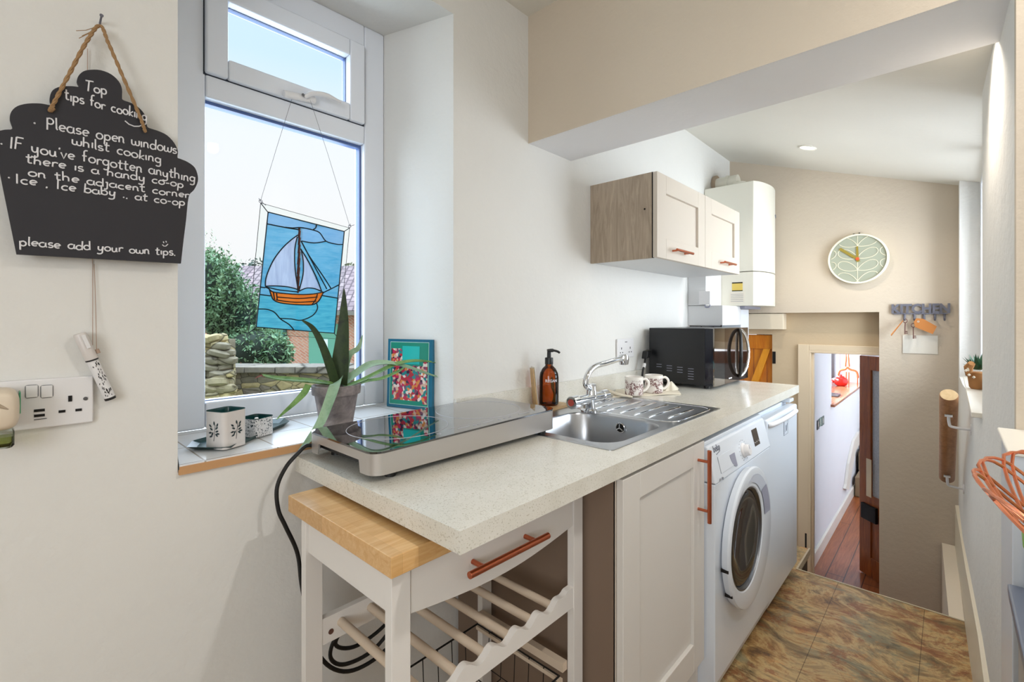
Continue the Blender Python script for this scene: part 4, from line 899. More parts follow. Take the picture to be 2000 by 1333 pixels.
# single-stroke lettering, each glyph a list of strokes in a box of x-height .5, ascender 1, descender -.4
def arc(cx, cy, rx, ry, a0, a1, n=9): return [(cx + rx * math.cos(R(a0 + (a1 - a0) * i / n)), cy + ry * math.sin(R(a0 + (a1 - a0) * i / n))) for i in range(n + 1)]
G = {
 'a': (.52, [arc(.23, .25, .20, .25, 60, 330) + [(.42, .5)], [(.42, .5), (.42, .1), (.50, 0)]]),
 'b': (.50, [[(.06, 1), (.06, .0)], arc(.24, .25, .19, .25, 150, -150)]),
 'c': (.45, [arc(.25, .25, .20, .25, 50, 310)]),
 'd': (.52, [arc(.22, .25, .19, .25, 40, 320), [(.42, 1), (.42, 0)]]),
 'e': (.46, [[(.06, .24), (.38, .30)] + arc(.23, .27, .18, .24, 10, 310)]),
 'f': (.36, [arc(.26, .80, .14, .18, 60, 180) + [(.12, 0)], [(.0, .48), (.28, .50)]]),
 'g': (.50, [arc(.22, .25, .18, .24, 40, 330), [(.40, .5), (.40, -.2)] + arc(.22, -.22, .18, .18, 0, -140)]),
 'h': (.50, [[(.07, 1), (.07, 0)], [(.07, .3)] + arc(.22, .3, .15, .2, 150, 0) + [(.37, 0)]]),
 'i': (.20, [[(.08, .5), (.09, .05), (.12, 0)]]),
 'j': (.26, [[(.16, .5), (.16, -.2)] + arc(.02, -.2, .14, .16, 0, -110), [(.05, .5), (.18, .5)]]),
 'k': (.42, [[(.06, 1), (.06, 0)], [(.34, .48), (.07, .22), (.36, 0)]]),
 'l': (.20, [[(.08, 1), (.08, .1), (.14, 0)]]),
 'm': (.70, [[(.06, .5), (.06, 0)], [(.06, .3)] + arc(.18, .3, .12, .2, 150, 0) + [(.30, 0)], [(.30, .3)] + arc(.43, .3, .13, .2, 150, 0) + [(.56, 0)]]),
 'n': (.48, [[(.06, .5), (.06, 0)], [(.06, .3)] + arc(.20, .3, .14, .2, 150, 0) + [(.34, .08), (.40, 0)]]),
 'o': (.50, [arc(.24, .25, .20, .25, 90, 450, 14)]),
 'p': (.50, [[(.07, .5), (.07, -.42)], arc(.24, .25, .18, .25, 150, -150)]),
 'r': (.38, [[(.07, .5), (.07, 0)], [(.07, .3)] + arc(.22, .3, .15, .2, 150, 40)]),
 's': (.40, [arc(.21, .36, .14, .13, 40, 230, 7) + arc(.19, .12, .15, .13, 60, -150, 8)]),
 't': (.38, [[(.14, .85), (.14, .12)] + arc(.24, .12, .10, .12, 180, 320, 6), [(.0, .55), (.32, .58)]]),
 'u': (.50, [[(.06, .5), (.06, .2)] + arc(.20, .2, .14, .2, 180, 350) + [(.36, .5)], [(.36, .5), (.37, .08), (.44, 0)]]),
 'v': (.42, [[(.04, .5), (.19, 0), (.36, .5)]]),
 'w': (.62, [[(.04, .5)] + arc(.17, .16, .13, .16, 180, 360) + [(.30, .4)] + arc(.43, .16, .13, .16, 180, 360) + [(.56, .5)]]),
 'y': (.48, [[(.06, .5), (.06, .3)] + arc(.20, .25, .14, .2, 180, 350) + [(.36, .5)], [(.38, .5), (.36, -.15)] + arc(.16, -.2, .2, .18, 0, -140)]),
 'T': (.60, [[(.0, .95), (.55, 1.0)], [(.25, .97), (.22, .0)]]),
 'F': (.50, [[(.08, 1), (.06, 0)], [(.08, 1), (.45, 1)], [(.07, .52), (.36, .54)]]),
 'I': (.25, [[(.10, .95), (.09, 0)]]),
 'P': (.52, [[(.07, .9), (.07, -.1)], arc(.22, .65, .20, .25, 130, -140)]),
 ' ': (.40, []), '.': (.2, [arc(.08, .02, .015, .015, 0, 360, 6)]), ',': (.2, [[(.1, .1), (.06, -.06)]]), "'": (.16, [[(.08, .85), (.06, .7)]]), '-': (.34, [[(.04, .27), (.26, .28)]]), '*': (.3, [arc(.1, .28, .02, .02, 0, 360, 6)]),
}
def write(mb, text, a, b, hpx, r=.00125, mi=0, y=W - .0307, seed=1):
    """text along the baseline from pixel a to pixel b, on the board's face"""
    rd = random.Random(seed); A = wp(a[0], a[1], y); B = wp(b[0], b[1], y); n = sum(G[c_][0] for c_ in text); L = (B - A)
    d0 = wp(a[0], a[1] - hpx, y) - A; x = 0
    for c_ in text:
        wd, st = G[c_]; jy = rd.uniform(-.05, .05); sc = rd.uniform(.94, 1.06); sl = rd.uniform(-.03, .06)
        for s_ in st:
            pts = []
            for u_, v_ in s_:
                t_ = (x + u_ + v_ * sl) / n; p = A + L * t_ + d0 * (v_ * sc + jy); pts.append((p.x, y, p.z))
            if len(pts) > 1: mb.tube(pts, r, 6, flat=1)
        x += wd
for k, (tx_, a_, b_, h_) in enumerate((('Top', (166, 176), (210, 186), 20), ('tips for cooking', (126, 194), (288, 236), 21), ('Please open windows', (90, 250), (346, 301), 23), ('whilst cooking', (140, 281), (316, 320), 20), ("IF you've forgotten anything", (18, 290), (382, 356), 23),
        ('there is a handy co-op', (50, 318), (359, 367), 19), ('on the adjacent corner', (54, 343), (371, 388), 18), ('Ice , Ice baby .. at co-op', (30, 358), (362, 403), 19), ('please add your own tips.', (37, 480), (344, 500), 19))):
    mb = MB(); write(mb, tx_, a_, b_, h_, seed=k + 1)
    if k == 1: mb.tube([wp(x, y, W - .0307) for x, y in ((244, 236), (252, 243), (262, 247), (272, 247), (281, 243))], .0011, 6)
    if k == 2: write(mb, '*', (64, 246), (74, 247), 22)
    if k == 4: write(mb, '*', (0, 286), (8, 287), 20)
    if k == 7: write(mb, '*', (15, 352), (22, 353), 20)
    if k == 8:
        mb.tube([wp(x, y, W - .0307) for x, y in ((317, 478), (320, 481), (324, 481), (328, 477))], .0009, 6)
        mb.tube([wp(319, 472, W - .0307), wp(320, 475, W - .0307)], .0009, 6); mb.tube([wp(324, 471, W - .0307), wp(325, 474, W - .0307)], .0009, 6)
    mb.build('handwriting', 'chalk', bb)
def twine(pts, r=.0028, n=7):
    pts = smooth_path(pts, n); mb = MB()
    for ph_ in (0, 3.14):
        q = [p + Vector((math.cos(i * 1.1 + ph_) * r * .45, math.sin(i * 1.1 + ph_) * r * .45, 0)) for i, p in enumerate(pts)]; mb.tube(q, r * .75, 6)
    return mb
nl = thing('nail', 'small nail in the wall holding the twine of the chalkboard', 'nail', (.127, W, 1.80))
a_ = wp(195, 47, W); MB().cyl(a_ + Vector((0, .004, 0)), a_ + Vector((.0, -.022, .006)), .0016, 8).cyl(a_ + Vector((0, -.022, .006)), a_ + Vector((0, -.024, .0065)), .003, 10).build('shank', 'pewter', nl)
top_ = wp(195, 50, W - .020)
mb = twine([wp(104, 212, W - .035), wp(98, 217, W - .033), wp(104, 204, W - .035), wp(135, 145, W - .033), wp(170, 80, W - .026), top_, wp(212, 85, W - .026), wp(240, 150, W - .031), wp(272, 225, W - .034), wp(284, 258, W - .034)], .0030, 12)
mb.build('twine', 'jute', bb)
mb = MB(); q = wp(186, 60, W - .02)
for dx, dz in ((-.018, -.016), (-.022, -.022), (-.010, -.02), (-.026, -.010)): mb.tube([top_, q + Vector((dx * .5, 0, dz * .5)), q + Vector((dx, .004, dz))], .0006, 5)
mb.build('frayed_end', 'jute', bb)
# marker on a thin string
mk_ = thing('marker_pen', 'white chalk marker pen hanging on a thin string below the chalkboard', 'pen', (.12, W, 1.10))
pa, pb = wp(155, 652, W - .020), wp(216, 780, W - .014); dv = pb - pa
MB().tube([pa, pa + dv * .02, pa + dv * .38], [.0085, .0098, .0098], 20).build('cap', 'tin', mk_)
MB().tube([pa + dv * .38, pa + dv * .40], .0097, 20).build('cap_ring', 'black_plastic', mk_)
MB().tube([pa + dv * .40, pa + dv * .965], .0088, 20).build('barrel', 'white_plastic', mk_)
MB().tube([pa + dv * .965, pb], .0088, 20).build('end_plug', 'black_plastic', mk_)
dn = dv.normalized(); sd = dn.cross(Vector((0, -1, 0))).normalized()
if sd.x < 0: sd = -sd
MB().hexa([pa + dv * .03 + sd * .000 + Vector((0, -.0105, 0)), pa + dv * .03 + sd * .006 + Vector((0, -.0105, 0)), pa + dv * .22 + sd * .006 + Vector((0, -.0105, 0)), pa + dv * .22 + Vector((0, -.0105, 0))],
          [pa + dv * .03 + Vector((0, -.0125, 0)), pa + dv * .03 + sd * .006 + Vector((0, -.0125, 0)), pa + dv * .22 + sd * .006 + Vector((0, -.0125, 0)), pa + dv * .22 + Vector((0, -.0125, 0))]).build('clip', 'white_plastic', mk_, bevel=.0006)
mb = MB(); rd = random.Random(3)
for k in range(46):
    t_ = .43 + .50 * rd.random(); th = rd.uniform(-2.2, -.7) ; rr = .00895
    c0 = pa + dv * t_ + sd * (math.cos(th) * rr) + Vector((0, math.sin(th) * rr, 0)); ln = rd.uniform(.002, .006); wd_ = rd.uniform(.0006, .0012)
    mb.tube([c0, c0 + dn * ln * rd.choice((-1, 1)) + sd * rd.uniform(-.0015, .0015)], wd_ * .6, 5)
mb.build('barrel_print', 'iron', mk_)
mb = MB(); t1 = wp(167, 102, W - .004)
mb.tube([wp(171, 95, W - .004), wp(171, 140, W - .003), wp(181, 520, W - .002), wp(181, 640, W - .006), pa + dv * .2 + sd * .010], .0006, 6); mb.tube([wp(184, 516, W - .004), wp(187, 600, W - .006), pa + dv * .28 + sd * .012], .0006, 6)
mb.tube([pa + dv * .27 + sd * .013, pa + dv * .33 + sd * .013], .0030, 8)
tag(mb.build('hanging_string', 'string'), 'thin pinkish string from behind the chalkboard down to the marker pen', 'string')

# ================================================================== LEFT SOCKET AND PLUG-IN FRESHENER
ls = thing('power_socket', 'white double wall socket with usb ports below the chalkboard', 'socket', (.045, W, 1.05))
sx0, sx1, sz0, sz1 = -.028, .1185, 1.0535, 1.1405
MB().box(sx0, sx1, W - .010, W - .001, sz0, sz1).build('face_plate', 'white_plastic', ls, bevel=.003, seg=3, smooth=0)
def onw(px, py): p = YP(px, py, W - .010); return p
def hole(px, py, w_, h_): p = onw(px, py); return MB().box(p.x - w_ / 2, p.x + w_ / 2, W - .0112, W - .0095, p.z - h_ / 2, p.z + h_ / 2)
for px, py, w_, h_ in ((137, 779, .004, .0085), (121, 804, .0068, .0036), (153.5, 801, .0068, .0036)): hole(px, py, w_ * 1.3, h_ * 1.25).build('pin_hole', 'iron', ls, smooth=0)
for py in (802, 812): hole(77, py, .0135, .0045).build('usb_port', 'iron', ls, smooth=0)
for px in (62, 91.5):
    p = onw(px, 765); mb = MB(); r_ = rrect(p.x - .0078, p.x + .0078, p.z - .0110, p.z + .0110, .003, 4)
    mb.tube([(a, W - .0105, b) for a, b in r_], .0006, 5, loop=True); k = mb.build('switch_outline', 'dark_steel', ls)
    MB().box(p.x - .0074, p.x + .0074, W - .0125, W - .0095, p.z - .0106, p.z + .0106).build('rocker_switch', 'white_plastic', ls, bevel=.0012, smooth=0)
p = onw(167, 779); mb = MB().cyl((p.x, W - .0112, p.z), (p.x, W - .0095, p.z), .0033, 16); mb.build('screw', 'dark_steel', ls)
hole(79, 819, .016, .0008).build('usb_print', 'iron', ls, smooth=0)
af = thing('air_freshener', 'cream plug-in air freshener with a glass vial of green oil', 'air freshener', (-.01, W, 1.04))
c0 = Vector((-.004, W - .045, 1.098))
mb = MB()
rs = []
for y_, k in ((W - .0105, .92), (W - .030, 1.0), (W - .055, 1.0), (W - .070, .9), (W - .076, .7)):
    rs.append([Vector((c0.x + math.copysign(abs(math.cos(t_)) ** .6, math.cos(t_)) * .026 * k, y_, c0.z + .004 + math.copysign(abs(math.sin(t_)) ** .6, math.sin(t_)) * .031 * k - (.006 * (1 if math.sin(t_) < 0 else 0)))) for t_ in [2 * math.pi * i / 28 for i in range(28)]])
mb.rings(rs); mb.build('housing', plain('cream_plastic', (224, 208, 186), .4), af, smooth=60)
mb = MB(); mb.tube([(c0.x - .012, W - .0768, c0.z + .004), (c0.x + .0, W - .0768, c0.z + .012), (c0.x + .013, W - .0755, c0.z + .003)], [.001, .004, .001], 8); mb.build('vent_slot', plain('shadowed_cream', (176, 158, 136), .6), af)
MB().box(c0.x + .0252, c0.x + .0275, W - .045, W - .018, c0.z - .010, c0.z + .026).build('green_slider', 'fresh_green', af, bevel=.0008, smooth=0)
mb = MB(); rs = [[Vector((c0.x + a * k, W - .045 + b * k, z_)) for a, b in rrect(-.020, .020, -.018, .018, .006, 4)] for z_, k in ((1.036, .86), (1.040, 1.0), (1.062, 1.0), (1.074, .7))]
mb.rings(rs); mb.build('vial', 'clear', af, smooth=50)
mb = MB(); rs = [[Vector((c0.x + a * k, W - .045 + b * k, z_)) for a, b in rrect(-.018, .018, -.016, .016, .005, 4)] for z_, k in ((1.038, .86), (1.041, 1.0), (1.054, 1.0))]
mb.rings(rs); mb.build('oil', 'liquid', af, smooth=50)

# ================================================================== THINGS ON THE WINDOW SILL
ZS = .9412
# tray: long leaf-shaped dish
ty = thing('green_tray', 'long dark green enamel tray under the two tins on the sill', 'tray', (.42, 1.27, ZS))
ctr = [ZP(363, 883, ZS), ZP(430, 884, ZS), ZP(448, 882, ZS), ZP(566, 830, ZS), ZP(556, 824, ZS), ZP(530, 826, ZS), ZP(375, 870, ZS)]
cen = sum(ctr, Vector((0, 0, 0))) / len(ctr)
mb = MB(); lo = [cen + (p - cen) * .86 for p in ctr]; up_ = [Vector((p.x, p.y, ZS + .011)) for p in ctr]; upi = [cen + (p - cen) * .985 + Vector((0, 0, .0105)) for p in ctr]; loi = [cen + (p - cen) * .85 + Vector((0, 0, .002)) for p in ctr]
mb.rings([[p + Vector((0, 0, .0003)) for p in lo], up_, upi, loi], cap=False); mb.add([p + Vector((0, 0, .0003)) for p in lo], [tuple(range(7))]); mb.add(loi, [tuple(range(7))])
mb.build('dish', 'green_enamel', ty, bevel=.0008, smooth=0)
def sprig(mb, o, u, v, n, s_, seed=0):
    """a small printed leaf sprig on a flat side: o centre, u across, v up, n out"""
    rd = random.Random(seed)
    mb.tube([o - v * .020 * s_ + u * 0 + n * .0002, o + u * .002 * s_ + n * .0002, o + v * .016 * s_ + u * .004 * s_ + n * .0002], .00045 * s_, 5)
    for k, (a, b, an) in enumerate(((-.008, -.010, 200), (-.010, -.002, 190), (-.007, .006, 150), (-.010, .013, 140), (.008, -.006, -40), (.009, .002, 20), (.008, .009, 40), (.010, .016, 60), (.001, .019, 100), (-.004, -.004, 240), (.012, -.003, 0))):
        ar = R(an); d = u * math.cos(ar) + v * math.sin(ar); e2 = u * -math.sin(ar) + v * math.cos(ar); c_ = o + u * a * s_ + v * b * s_ + n * .0003
        L_, W_ = .0048 * s_, .0021 * s_
        mb.prism([c_ - d * L_, c_ - d * L_ * .2 + e2 * W_, c_ + d * L_ * .6 + e2 * W_ * .8, c_ + d * L_ * 1.1, c_ + d * L_ * .6 - e2 * W_ * .8, c_ - d * L_ * .2 - e2 * W_], n * .0003)
def tin(name, label, cx, cy, hw_, rz, z0, h_, printed, sprigs=False):
    t = thing(name, label, 'tin', (cx, cy, z0), rotz=rz, local=True)
    r0 = rrect(-hw_, hw_, -hw_, hw_, hw_ * .35, 6)
    mb = MB(); mb.rings([[Vector((x, y, 0)) for x, y in r0], [Vector((x, y, h_)) for x, y in r0]], cap=False); mb.add([Vector((x, y, .0005)) for x, y in r0], [tuple(range(len(r0)))]); mb.build('tin_wall', printed, t, smooth=50)
    ri = [(x * .96, y * .96) for x, y in r0]
    mb = MB(); mb.rings([[Vector((x, y, h_)) for x, y in r0], [Vector((x * 1.02, y * 1.02, h_ + .001)) for x, y in r0], [Vector((x, y, h_ + .002)) for x, y in r0], [Vector((x, y, h_ - .002)) for x, y in ri], [Vector((x, y, .004)) for x, y in ri]], cap=False); mb.add([Vector((x, y, .004)) for x, y in ri], [tuple(range(len(ri)))])
    mb.build('green_lining', 'green_enamel', t, smooth=50)
    if sprigs:
        mb = MB()
        for n_, sc in (((-1, 0, 0), 1), ((0, -1, 0), .95)):
            n_ = Vector(n_); u_ = Vector((0, 0, 1)).cross(n_); sprig(mb, n_ * (hw_ + .0002) + Vector((0, 0, h_ * .46)), u_, Vector((0, 0, 1)), n_, sc * 1.05, 3)
        mb.build('leaf_print', 'print_green', t, smooth=0)
    return t
def tinpos(px, py, z): p = ZP(px, py, z); return p
tin('square_tin', 'tall pale square tin with a printed leaf sprig, open dark green inside', .366, 1.268, .0315, R(24), ZS + .003, .086, 'tin', True)
t2 = tin('square_tin', 'low white tin densely printed with small leaves, beside the taller tin', .456, 1.334, .0300, R(27), ZS + .003, .046, 'tin_print')
MB().lathe([(.0, 0), (.0055, 0), (.0055, .003), (.004, .006), (0.0005, .0065)], (0, 0, .038), 16).build('candle_cup', 'white_ceramic', t2)

# ---------------- aloe in a weathered pot
pl = thing('potted_aloe', 'aloe plant with long drooping leaves in a weathered grey clay pot', 'plant', (.667, 1.316, ZS))
pc_ = Vector((.667, 1.316, 0))
mb = MB(); mb.lathe([(.042, ZS), (.046, ZS + .002), (.060, ZS + .088), (.067, ZS + .089), (.069, ZS + .114), (.064, ZS + .116), (.059, ZS + .112), (.056, ZS + .09)], pc_, 40, cap=False); mb.add([pc_ + Vector((.042 * math.cos(2 * math.pi * i / 40), .042 * math.sin(2 * math.pi * i / 40), ZS)) for i in range(40)], [tuple(range(40))]); mb.build('clay_pot', 'pot', pl, smooth=40)
MB().lathe([(.0, ZS + .098), (.03, ZS + .101), (.060, ZS + .098)], pc_, 24, cap=False).build('soil', 'soil', pl)
def leaf(pts, wpx, mat, nrm=(0, -.5, .8), thick=.32):
    """pts: (px, py, Y); wpx: width in pixels at each point"""
    P3 = smooth_path([YP(a, b, y) for a, b, y in pts], 5)
    K = len(P3); W3 = []
    for i in range(K):
        t_ = i / (K - 1) * (len(wpx) - 1); k = min(int(t_), len(wpx) - 2); f_ = t_ - k; wv = (wpx[k] * (1 - f_) + wpx[k + 1] * f_) * 1.22
        d_ = ca * P3[i].x + sa * P3[i].y; W3.append(wv * d_ / FPX / 2)
    mb = MB(); rs = []
    for i in range(K):
        t_ = (P3[min(i + 1, K - 1)] - P3[max(i - 1, 0)]).normalized(); n_ = Vector(nrm); x_ = t_.cross(n_)
        if x_.length < .2: x_ = t_.cross(Vector((ca, sa, 0)))
        x_.normalize(); y_ = x_.cross(t_).normalized(); w_ = max(W3[i], .0004)
        rs.append([P3[i] + x_ * w_ * a + y_ * w_ * thick * b for a, b in ((-1, .45), (-.5, .05), (0, -.1), (.5, .05), (1, .45), (.6, -.55), (0, -.95), (-.6, -.55))])
    mb.rings(rs); return mb.build('leaf', mat, pl, smooth=60)
V_ = (-.73, -.68, .1)
leaf([(661, 752, 1.316), (666, 700, 1.315), (671, 640, 1.312), (672, 600, 1.308), (672, 565, 1.306)], [30, 27, 18, 11, 2], 'aloe_dark', V_, .3)
leaf([(656, 752, 1.316), (645, 715, 1.31), (628, 670, 1.31), (610, 640, 1.315), (590, 626, 1.32)], [14, 15, 12, 8, 2], 'aloe_dark', V_, .3)
leaf([(660, 752, 1.312), (620, 746, 1.30), (575, 742, 1.29), (540, 739, 1.285), (514, 734, 1.28)], [14, 17, 17, 15, 10], 'aloe', (0, -.3, .9), .4)
leaf([(516, 735, 1.28), (508, 735, 1.28), (498, 740, 1.28)], [10, 5, 1], plain('dried_leaf_tip', (120, 60, 48), .7), (0, -.3, .9), .4)
leaf([(603, 752, 1.29), (594, 768, 1.285), (575, 788, 1.28), (555, 806, 1.27), (540, 820, 1.26)], [11, 11, 8, 5, 1], 'aloe', V_, .35)
leaf([(662, 742, 1.30), (655, 752, 1.262), (645, 780, 1.235), (627, 825, 1.20), (603, 860, 1.17), (582, 883, 1.155)], [19, 18, 17, 15, 10, 2], 'aloe_pale', V_, .3)
leaf([(668, 752, 1.316), (695, 730, 1.305), (725, 712, 1.29), (760, 709, 1.28), (800, 718, 1.27), (840, 732, 1.26), (873, 741, 1.25)], [14, 17, 17, 13, 11, 7, 1], 'aloe_pale', (0, -.4, .9), .35)
leaf([(672, 756, 1.312), (705, 744, 1.295), (740, 727, 1.28), (775, 711, 1.275), (815, 705, 1.27), (855, 709, 1.265)], [9, 9, 9, 9, 8, 3], 'aloe', (0, -.4, .9), .4)
leaf([(676, 758, 1.31), (715, 745, 1.29), (745, 740, 1.28), (778, 726, 1.275), (792, 716, 1.27)], [8, 8, 8, 6, 1], 'aloe', (0, -.4, .9), .4)
leaf([(676, 742, 1.318), (676, 715, 1.33), (684, 692, 1.335), (700, 680, 1.34), (708, 655, 1.345)], [10, 11, 10, 8, 1], 'aloe_pale', V_, .4)
leaf([(690, 690, 1.317), (690, 690, 1.317)], [1, 1], 'aloe', V_) if False else None

# ---------------- book leaning in the corner of the reveal
bk_ = thing('picture_book', 'teal picture book with a colourful printed cover leaning on the window reveal', 'book', (.955, 1.37, ZS))
bl, br = Vector((.918, 1.447, ZS + .001)), Vector((.972, 1.262, ZS + .001)); 
tl, tr_ = YP(770, 655, 1.452), YP(859, 657, 1.298)
upv = Vector((.010, .006, .236)); tl = bl + upv; tr_ = br + upv; nb = (br - bl).cross(upv).normalized()
if nb.x > 0: nb = -nb
def bpt(s_, t_, d=0): return bl + (br - bl) * s_ + upv * t_ + nb * d
def brect(a, b, c_, d_, lo, hi): return MB().hexa([bpt(a, c_, lo), bpt(b, c_, lo), bpt(b, d_, lo), bpt(a, d_, lo)], [bpt(a, c_, hi), bpt(b, c_, hi), bpt(b, d_, hi), bpt(a, d_, hi)])
brect(0, 1, 0, 1, -.012, 0).build('cover', plain('teal_blue_cover', (20, 100, 128), .2), bk_, bevel=.0008, smooth=0)
brect(.04, .90, .02, .98, -.014, -.0115).build('page_edges', 'card_white', bk_, smooth=0)
brect(.06, .92, .045, .96, 0, .0003).build('inner_border', plain('pale_green_line', (180, 214, 200), .3), bk_, smooth=0)
brect(.068, .912, .052, .953, .0003, .0005).build('green_panel', plain('teal_green_panel', (22, 132, 110), .2), bk_, smooth=0)
brect(.12, .80, .115, .62, .0005, .0008).build('colour_patches', 'cover_print', bk_, smooth=0)
brect(.80, .895, .08, .70, .0005, .0008).build('colour_patches', 'cover_print', bk_, smooth=0)
brect(.09, .34, .60, .86, .0006, .0009).build('colour_patches', 'cover_print', bk_, smooth=0)
brect(.34, .72, .64, .90, .0006, .0010).build('turquoise_patch', plain('turquoise_patch', (28, 176, 170), .2), bk_, smooth=0)

# ---------------- hanging stained-glass panel
sgp = thing('stained_glass_panel', 'stained-glass panel of a sailing boat hanging in front of the window', 'stained glass', (.60, 1.47, 1.20))
YG = 1.47
def gp(cx, cy, d=0.): return YP(480 + cx / 4.3, 370 + cy / 4.3, YG + d)   # traced from a close-up of the panel
def gpoly(pts, mat, name, d0, d1, par=None):
    q = [gp(*p) for p in pts]; return MB().prism([(p.x, YG + d0, p.z) for p in q], (0, d1 - d0, 0)).build(name, mat, par or sgp, smooth=0)
TL, TR, BR_, BL_ = (185, 192), (825, 355), (742, 1210), (85, 1158)
sky_ = [TL, TR, (768, 915), (640, 893), (600, 920), (230, 895), (115, 884)]
sea_ = [(115, 884), (230, 895), (600, 920), (640, 893), (768, 915), BR_, BL_]
cloud_ = [[(179, 292), (330, 320), (460, 325), (560, 340), (590, 300), TL], [(470, 330), (560, 342), (620, 370), (672, 437), (600, 450), (465, 435)], [(590, 305), (560, 342), (620, 370), (672, 437), (760, 462), (812, 464), TR]]
sail_ = [[(435, 385), (380, 425), (310, 490), (240, 580), (190, 680), (165, 760), (163, 815), (240, 815), (350, 820), (436, 838), (412, 700), (408, 560), (418, 470)],
         [(462, 505), (500, 570), (560, 690), (600, 780), (632, 858), (560, 832), (510, 830), (450, 850), (475, 760), (480, 640), (466, 560)]]
hull_ = [(190, 835), (235, 866), (310, 874), (440, 884), (560, 880), (650, 866), (600, 945), (550, 970), (400, 968), (290, 955), (235, 930)]
mast_ = [(440, 322), (460, 322), (456, 600), (446, 870), (430, 870), (428, 700), (437, 500)]
def inside(pt, poly):
    x, y = pt; c_ = False; j = len(poly) - 1
    for i in range(len(poly)):
        xi, yi = poly[i]; xj, yj = poly[j]
        if (yi > y) != (yj > y) and x < (xj - xi) * (y - yi) / (yj - yi) + xi: c_ = not c_
        j = i
    return c_
layers = [('mast_glass', 'sg_mast', [mast_]), ('hull_glass', 'sg_hull', [hull_]), ('sail_glass', 'sg_sail', sail_), ('cloud_glass', 'sg_cloud', cloud_), ('sea_glass', 'sg_sea', [sea_])]
NX, NY = 130, 170; cells = {}
def bil(s_, t_): 
    a = (TL[0] + (TR[0] - TL[0]) * s_, TL[1] + (TR[1] - TL[1]) * s_); b = (BL_[0] + (BR_[0] - BL_[0]) * s_, BL_[1] + (BR_[1] - BL_[1]) * s_)
    return (a[0] + (b[0] - a[0]) * t_, a[1] + (b[1] - a[1]) * t_)
for i in range(NX):
    for j in range(NY):
        c_ = bil((i + .5) / NX, (j + .5) / NY); nm = ('sky_glass', 'sg_sky')
        for a, m_, ps in layers:
            if any(inside(c_, p_) for p_ in ps): nm = (a, m_); break
        cells.setdefault(nm, []).append((i, j))
for (nm, m_), cl in cells.items():
    vid = {}; vs = []; fs = []
    for i, j in cl:
        f_ = []
        for a, b in ((i, j), (i + 1, j), (i + 1, j + 1), (i, j + 1)):
            if (a, b) not in vid: vid[(a, b)] = len(vs); vs.append(gp(*bil(a / NX, b / NY)))
            f_.append(vid[(a, b)])
        fs.append(f_)
    o_ = MB().add(vs, fs).build(nm, m_, sgp, smooth=0); md = o_.modifiers.new('thickness', 'SOLIDIFY'); md.thickness = .0024; md.offset = 0
mb = MB()
def lead(pts, r=.0018, sm=4): mb.tube([Vector((p.x, YG - .0022, p.z)) for p in (smooth_path([gp(*q).to_tuple() for q in pts], sm) if sm else [gp(*q) for q in pts])], r, 6)
for l in ([TL, TR], [TR, BR_], [BR_, BL_], [BL_, TL]): lead(l, .0016, 0)
for l in ([(179, 292), (330, 322), (440, 340)], [(330, 320), (390, 326), (460, 322), (560, 342), (620, 368), (672, 437), (760, 462), (812, 464)], [(560, 342), (585, 325), (592, 300)], [(465, 435), (570, 452), (672, 437)],
          [(435, 385), (380, 425), (310, 490), (240, 580), (190, 680), (165, 760), (163, 815)], [(163, 815), (240, 812), (350, 820), (436, 842)], [(430, 400), (410, 500), (410, 640), (425, 770), (440, 850)],
          [(462, 505), (480, 600), (478, 720), (445, 850)], [(462, 435), (530, 560), (640, 720), (712, 832)], [(458, 500), (520, 600), (590, 740), (636, 860)], [(465, 440), (560, 620), (678, 838)],
          [(448, 855), (510, 830), (580, 836), (640, 862)], [(165, 820), (280, 846), (430, 862)], [(160, 822), (190, 835), (240, 866), (440, 884), (560, 880), (650, 864)], [(650, 864), (620, 925), (590, 955), (545, 972), (400, 968), (290, 955), (235, 932), (215, 900), (195, 838)],
          [(650, 868), (712, 838), (782, 802)], [(115, 820), (160, 828)], [(113, 884), (205, 896)], [(640, 893), (768, 915)], [(258, 905), (440, 918), (600, 905)], [(250, 930), (420, 950), (590, 940)], [(600, 880), (585, 925), (555, 968)], [(230, 866), (240, 928)], [(256, 870), (262, 930)],
          [(590, 955), (600, 1000), (560, 1060), (465, 1100), (380, 1090), (290, 1085)], [(105, 1006), (180, 1010), (240, 1035), (290, 1090), (360, 1135), (400, 1178)], [(465, 1098), (520, 1135), (570, 1155), (600, 1195)]):
    lead(l)
mb.tube([gp(450, 322, -.0022), gp(436, 870, -.0022)], .0014, 6)
mb.build('lead_lines', 'lead', sgp)
OT, OR_, OB, OL = (125, 115), (872, 325), (782, 1258), (22, 1210)
for a, b, c_, d_ in ((OT, OR_, TR, TL), (OR_, OB, BR_, TR), (OB, OL, BL_, BR_), (OL, OT, TL, BL_)): gpoly([a, b, c_, d_], 'bevel', 'bevelled_border', -.0015, .0015)
mb = MB()
for l, r_ in (([OT, OR_], .0007), ([OR_, OB], .0008), ([OB, OL], .0006), ([OL, OT], .0008), ([OT, TL], .0013), ([OR_, TR], .0013), ([OB, BR_], .0013), ([OL, BL_], .0013)): mb.tube([gp(*l[0], -.002), gp(*l[1], -.002)], r_, 6)
mb.build('border_lead', 'lead', sgp)
mb = MB()
for q, e3 in ((OT, ((170, 135), (110, 75))), (OR_, ((915, 298), (880, 290)))):
    cc = gp(q[0], q[1] - 14, -.003); mb.tube([cc + Vector((.0045 * math.cos(R(a)), 0, .0045 * math.sin(R(a)))) for a in range(0, 360, 30)], .0009, 6, loop=True)
    for e_3 in e3: mb.tube([cc, gp(*e_3, -.006)], .0009, 6)
mb.build('hanging_loops', 'pewter', sgp)
